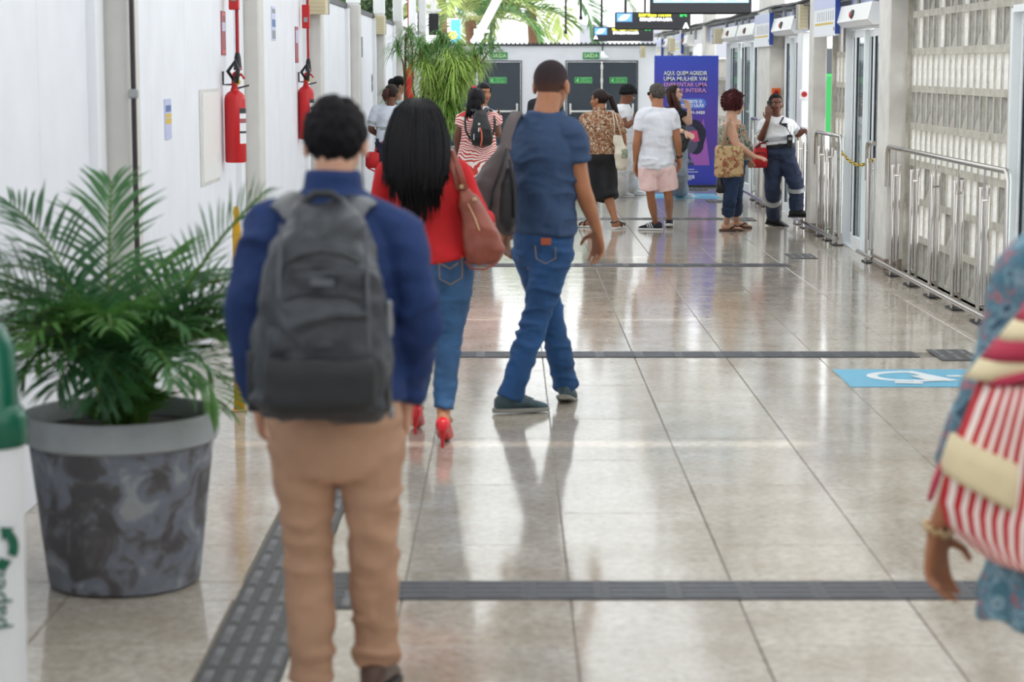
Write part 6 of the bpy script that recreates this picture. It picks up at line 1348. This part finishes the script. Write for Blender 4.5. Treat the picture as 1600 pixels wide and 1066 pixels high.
b = MB(); w0 = p.J['wrR']; dd = (w0-p.J['elR']).normalized(); b.sweep([w0-dd*.022, w0+dd*.004], .036, 14); b.cbox(w0-dd*.008+Vector((.03, -.018, 0)), (.010, .016, .016), .004); b.build('wristwatch', mat('bronze watch', '#5c4f40', .3, .6), p.root, smooth=True, sharp=50)
# ------------------------------------------------------------------ 13: woman in black with raised hand
p = Person('woman with long brown hair in black top and grey trousers raising her hand', 28.5,
    dict(neck=(1054, 167, 0), shL=(1064, 177, -.10), shR=(1043, 174, .12), elL=(1077, 194, -.12), elR=(1054, 201, -.22), wrL=(1077, 170, -.20), wrR=(1071, 207, -.45), hipL=(1062, 226, -.03), hipR=(1050, 226, .08), knL=(1063, 268, -.05), knR=(1055, 268, .05), anL=('g', 1063, 309), anR=('g', 1052, 307)),
    (1054, 147, 0), .228, (105, 12), dict(hip=.165, waist=.14, chest=.15), SK_F, .009)
p.feet((85, 0), (95, 0)); p.body({'L': dict(tip=(1070, 152, -.24), curl=.4, n=(-.5, -.7, 0), thumb=.9, L=.19), 'R': dict(tip=(1085, 216, -.5), curl=.5, L=.19)})
p.shirt(BLK, .05, .35, .014, .018, .0, seed=75, name='black_top'); GRT = cloth('grey trouser cloth', '#8f98a6'); p.trousers(GRT, 1.97, .2, .02, [(0, .105), (1, .098), (2, .105)], (.006, (8, 8, 8)), seed=76); p.shoe('L', WSH, WSH); p.shoe('R', WSH, WSH)
p.hair_cap(HAIR_B, .07, .30, -.28, -.45, .01); p.eyes(HAIR_B, LIP2, IRIS); p.glasses(mat('thin brown glasses', '#6a4a40', .3))
rs = np.random.RandomState(3); b = MB(); b.loft([(p.Hd(x, y_, z_), p.HM @ Vector((w_*p.hh, 0, 0)), p.HM @ Vector((0, d_*p.hh, 0))) for x, y_, z_, w_, d_ in ((0, -.18, .35, .3, .22), (0, -.28, 0, .40, .22), (.02, -.30, -.4, .44, .2), (.05, -.26, -.9, .42, .16), (.08, -.22, -1.25, .3, .10), (.1, -.2, -1.4, .1, .05))], 20); b.sweep([p.Hd(.32, -.05, .1), p.Hd(.38, .02, -.4), p.Hd(.36, .12, -.9), p.Hd(.32, .14, -1.3)], [.03, .038, .036, .01], 8); b.sweep([p.Hd(-.32, -.05, .1), p.Hd(-.38, .02, -.4), p.Hd(-.36, .10, -.9)], [.03, .038, .02], 8); b.build('long_hair', HAIR_AUB, p.root, smooth=True)
b = MB(); b.sweep([at(1075.2, 204.5, 28.3), at(1076, 209.5, 28.3)], .012, 8); w0 = p.J['wrR']; dd = (w0-p.J['elR']).normalized(); b.sweep([w0-dd*.02, w0-dd*.005], .030, 12); b.build('bracelet', M['black'], p.root)
Yb = 28.25; c_ = at(1070, 218, Yb); r = empty('handbag', (c_.x, Yb, c_.z), 'dark green black handbag held by the woman with the raised hand', 'bag'); b = MB(); b.loft([gsec(*q, Yb) for q in ((238, 1060, 1068, .03), (233, 1057, 1074, .06), (218, 1059, 1080, .07), (206, 1060, 1077, .05), (196, 1061, 1068, .03))], 20, e=2.4); put(remesh(b, .010, 3, (.007, (9, 9, 9)), 77), 'bag_body', mat('dark bottle leather', '#262c30', .4), r)
b = MB(); b.sweep([at(1061, 200, Yb), at(1058, 185, Yb-.02), at(1060, 174, Yb+.05), at(1063, 172, Yb+.16)], .012, 6); b.build('strap', M['black'], r, smooth=True)
# ------------------------------------------------------------------ 14: red haired woman
p = Person('woman with curly dyed red hair, floral tank top and cropped jeans talking to the guard', 22.95,
    dict(neck=(1143, 186, 0), shL=(1150, 194, .16), shR=(1140, 197, -.15), elL=(1152, 225, .2), elR=(1150, 226, -.2), wrL=(1166, 246, .15), wrR=(1177, 244, -.2), hipL=(1149, 252, .09), hipR=(1144, 252, -.09), knL=(1150, 305, .08), knR=(1141, 307, -.08), anL=('g', 1150, 357), anR=('g', 1135, 361)),
    (1148, 164, .02), .225, (78, 0), dict(hip=.165, waist=.155, chest=.16, hd=.16, wd=.15, cd=.145, arm=1.12, leg=.98, belly=.05, neck=.056), SK_L, .008)
p.feet((80, 0), (82, 0)); p.body({'R': dict(tip=(1195, 248, -.22), curl=.22, n=(0, .3, -1), thumb=.8), 'L': dict(curl=.4)})
FT = floral('dark floral jersey', [(.34, '#1f2420'), (.44, '#5a6458'), (.50, '#b9b6a8'), (.54, '#3f5236'), (.60, '#c8683f'), (.68, '#d88a68')], 12, 3)
p.shirt(FT, .02, 0, .014, .0, .02, (.005, (7, 7, 8)), f1=.86, name='tank_top', clav=False, seed=81)
b = MB()
for k in 'LR':
    q = p.neck.lerp(p.J['sh'+k], .62); fw = p.up().cross(p.l1); b.sweep([q-p.up()*.16-fw*.125, q-p.up()*.02-fw*.075, q+p.up()*.035, q-p.up()*.03+fw*.07, q-p.up()*.14+fw*.12], .011, 6, flat=.5)
b.build('shoulder_strap', BLK, p.root, smooth=True)
p.trousers(denim('dark denim', '#1a3355'), 1.62, .12, .010, [(0, .108), (.4, .100), (.9, .078), (1.3, .074), (1.7, .074)], (.006, (8, 8, 18)), name='cropped_jeans', seed=82)
FLP = mat('brown flip flop', '#5c4036', .5); p.shoe('L', FLP, FLP, .25, kind='flipflop'); p.shoe('R', FLP, FLP, .25, kind='flipflop')
b = MB(); rs = np.random.RandomState(6); c_ = p.Hd(-.0, -.10, .17); b.ell(c_, (.118, .118, .115), p.HM, 26, 18)
for k in range(700):
    d = Vector(rs.normal(size=3)).normalized(); dl = p.HM.transposed() @ d
    if dl.y > .55 and dl.z < .35: continue
    if dl.z < -.75: continue
    q = c_+d*.120*rs.uniform(.9, 1.03); t_ = d.orthogonal().normalized(); t_ = Matrix.Rotation(rs.uniform(0, 6), 3, d) @ t_
    b.sweep([q-d*.01, q+t_*.012+d*.008, q+t_*.006+d*.018, q-t_*.008+d*.012], [.0042, .005, .0045, .0025], 4)
b.build('curly_hair', HAIR_RED, p.root, smooth=True); p.eyes(HAIR_B, LIP2, IRIS); p.glasses(mat('dark red glasses', '#4a2024', .3))
Yb = 22.68; c_ = at(1139, 250, Yb); r = empty('tote_bag', (c_.x, Yb, c_.z), 'beige tote bag with flower print on the red haired woman\'s arm', 'bag')
FB = floral('beige flower print canvas', [(.40, '#b89a70'), (.50, '#c4a67c'), (.545, '#7f7a4e'), (.58, '#b0583c'), (.63, '#6f3428'), (.70, '#c08258')], 20, 7); b = MB(); b.loft([gsec(*q, Yb) for q in ((276, 1117, 1160, .05), (272, 1115.5, 1161, .075), (250, 1116, 1161.5, .08), (232, 1118, 1162, .065), (228, 1120, 1161, .05))], 28, e=5); put(remesh(b, .009, 3, (.006, (7, 7, 7)), 83), 'bag_body', FB, r)
TS = mat('taupe bag strap', '#a08b70', .7); 
for du in (0, 12):
    b = MB(); b.sweep([at(1128+du*.5, 232, Yb-.06+.1*(du > 0)), at(1130+du*.3, 215, Yb-.06+.1*(du > 0)), at(1137, 192, Yb-.08+.06*(du > 0)), at(1140, 186, Yb+.07+.04*(du > 0))], .014, 6, flat=.4, up=(0, -1, 0)); b.build('strap', TS, r, smooth=True)
c_ = at(1126, 288, 22.85); r = empty('plastic_bag', c_, 'black plastic bag hanging behind the red haired woman\'s leg', 'bag'); b = MB(); b.loft([gsec(*q, 22.9) for q in ((302, 1120, 1132, .04), (299, 1117, 1136, .07), (288, 1118, 1136, .07), (276, 1122, 1134, .04), (262, 1127, 1131, .015))], 18); put(remesh(b, .009, 2, (.012, (12, 12, 12)), 84), 'bag_body', mat('shiny black plastic', '#121214', .25), r)
b = MB(); b.sweep([at(1129, 264, 22.9), at(1134, 245, 22.95), at(1150, 240, 23.05)], .008, 6); b.build('handle', M['black'], r)
# ------------------------------------------------------------------ 15: the guard
p = Person('guard in white shirt and navy trousers with reflective bands talking on a phone', 23.55,
    dict(neck=(1213, 181, .02), shR=(1195, 194, .02), shL=(1232, 194, .04), elR=(1188, 219, -.03), elL=(1246, 210, .08), wrR=(1200, 188, -.14), wrL=(1257, 204, -.02), hipR=(1209, 243), hipL=(1227, 243), knR=(1207, 296, -.04), knL=(1244, 288, -.10), anR=('g', 1209, 353), anL=('g', 1244, 340, 0, 0, .12)),
    (1212, 163, .0), .235, (172, 0), dict(hip=.172, waist=.155, chest=.16, hd=.13, wd=.125, cd=.125, arm=1.05, leg=1.02, belly=.01), SK_D, .008)
p.feet((105, 0), (118, -10)); p.body({'R': dict(tip=(1201, 166, -.14), curl=.3, n=(.5, .8, 0), L=.185), 'L': dict(tip=(1263, 206, .06), curl=.6, n=(0, 0, -1))})
p.shirt(UNW, .20, .80, .016, .016, .0, (.007, (7, 7, 10)), seed=91, label='white uniform shirt', f1=.96)
p.trousers(NVY, 1.93, .26, .014, [(0, .112), (.4, .108), (.9, .090), (1.3, .082), (2, .080)], (.006, (8, 8, 14)), seed=92)
p.shoe('R', BSH, BSH, .28, kind='shoe', lace=M['black']); p.shoe('L', BSH, BSH, .28, kind='shoe', lace=M['black'])
band(p, 'R', 1.26, .14, .097, REFL); band(p, 'L', 1.10, .14, .099, REFL); band(p, 'R', .50, .18, .071, REFL, leg=False); band(p, 'L', .52, .2, .071, REFL, leg=False)
b = MB(); b.loft([p.sec(.38, .192, .164)[0], p.sec(.47, .192, .162)[0]], 30); b.build('reflective_band', REFL, p.root, smooth=True, sharp=50)
b = MB(); b.loft([p.sec(.215, .196, .156)[0], p.sec(.285, .196, .156)[0]], 30); fw = p.up().cross(p.l0); b.cbox(p.sec(.25, 0, 0)[0][0]+fw*.16, (.03, .008, .02), .004); b.build('belt', M['black'], p.root, smooth=True, sharp=50)
p.hair_cap(HAIR_SH, .02, .30, -.05, -.30, .0); p.eyes(HAIR_K, LIP, IRIS)
b = MB(); fw = p.up().cross(p.l1); c0 = p.neck; b.sweep([c0+p.l1*-.06+fw*.09-p.up()*.02, c0-p.l1*.0+fw*.160-p.up()*.09, c0-p.l1*.08+fw*.178-p.up()*.13], .012, 6, flat=.4); b.sweep([c0-p.l1*.05+fw*.178-p.up()*.10, c0-p.l1*.10+fw*.178-p.up()*.20, c0-p.l1*.13+fw*.175-p.up()*.36], .005, 5); b.cbox(c0-p.l1*.05+fw*.180-p.up()*.10, (.03, .006, .012), .003); b.build('lanyard', M['black'], p.root)
c_ = at(1234, 221, 23.38); r = empty('radio', c_, 'black two way radio on the guard\'s belt', 'radio'); b = MB(); b.cbox(c_, (.03, .022, .075), .008); b.build('radio_body', M['black'], r); b = MB(); b.sweep([c_+Vector((.012, 0, .07)), c_+Vector((.014, 0, .17))], .006, 6); b.build('antenna', M['alu'], r); b = MB(); b.cbox(c_+Vector((0, -.022, .03)), (.018, .003, .015), .001); b.build('radio_display', M['greyplastic'], r)
c_ = at(1202.5, 167, 23.52); r = empty('phone', c_, 'black phone held to the guard\'s ear', 'phone'); Mp = hdg(150, 10); b = MB(); b.cbox(c_, (.005, .036, .07), .003, M=Mp); b.build('phone_body', M['black'], r); b = MB(); b.cbox(c_+Mp @ Vector((-.0055, 0, 0)), (.0008, .032, .064), .0003, M=Mp); b.build('phone_screen', M['scr'], r)
c_ = at(1187, 243, 23.5); r = empty('first_aid_bag', c_, 'red belt bag with front pocket on the guard\'s hip', 'bag')
b = MB(); b.loft([gsec(*q, 23.5) for q in ((262, 1176, 1198, .06), (259, 1174.5, 1199, .075), (240, 1175.5, 1199, .075), (230, 1179, 1198, .065), (223, 1186, 1197, .04))], 22, e=4); b.build('bag_body', REDB, r, smooth=True, sharp=60)
b = MB(); b.loft([gsec(*q, 23.43) for q in ((259, 1179, 1196, .02), (256, 1178, 1197, .032), (245, 1178, 1197, .032), (241, 1181, 1195, .02))], 18, e=4); b.build('front_pocket', REDB, r, smooth=True, sharp=60)
b = MB(); b.sweep([at(1178, 243, 23.40), at(1182, 239, 23.40), at(1193, 239, 23.40), at(1197, 243, 23.40)], .006, 5); b.sweep([at(1180, 231, 23.43), at(1189, 224, 23.44), at(1200, 220, 23.42)], .009, 6); b.build('zip', M['black'], r)
b = MB(); b.cbox(at(1193, 228, 23.43), (.03, .006, .02), .002, rz=0); b.build('label_patch', mat('white label patch', '#d9d5d2', .6), r)
# ------------------------------------------------------------------ 16: person hidden behind the tall plant
p = Person('balding man in pale blue shirt standing behind the tall plant', 30.5,
    dict(neck=(672, 152, 0), shL=(655, 160, 0), shR=(692, 160, 0), elL=(652, 188, 0), elR=(697, 190, 0), wrL=(655, 212, .1), wrR=(697, 215, .05), hipL=(667, 214), hipR=(682, 214), knL=(667, 255, .03), knR=(682, 255, .03), anL=('g', 667, 298), anR=('g', 683, 298)),
    (663, 134, 0), .225, (-30, -10), {}, SK_L, .010)
p.feet((-20, 0), (0, 0)); p.body({}); p.shirt(cloth('light blue shirt cloth', '#b9cfe2'), .1, 1.5, .02, .02, seed=95); p.trousers(BLK, 1.95, .25, .012, seed=96); p.shoe('L', BSH, BSH); p.shoe('R', BSH, BSH); p.hair_cap(HAIR_GR, .02, .44, .05, -.3, .0, keep=lambda q: q[2] < .2)
print('TOTAL verts', sum(len(o.data.vertices) for o in bpy.data.objects if o.type == 'MESH'))
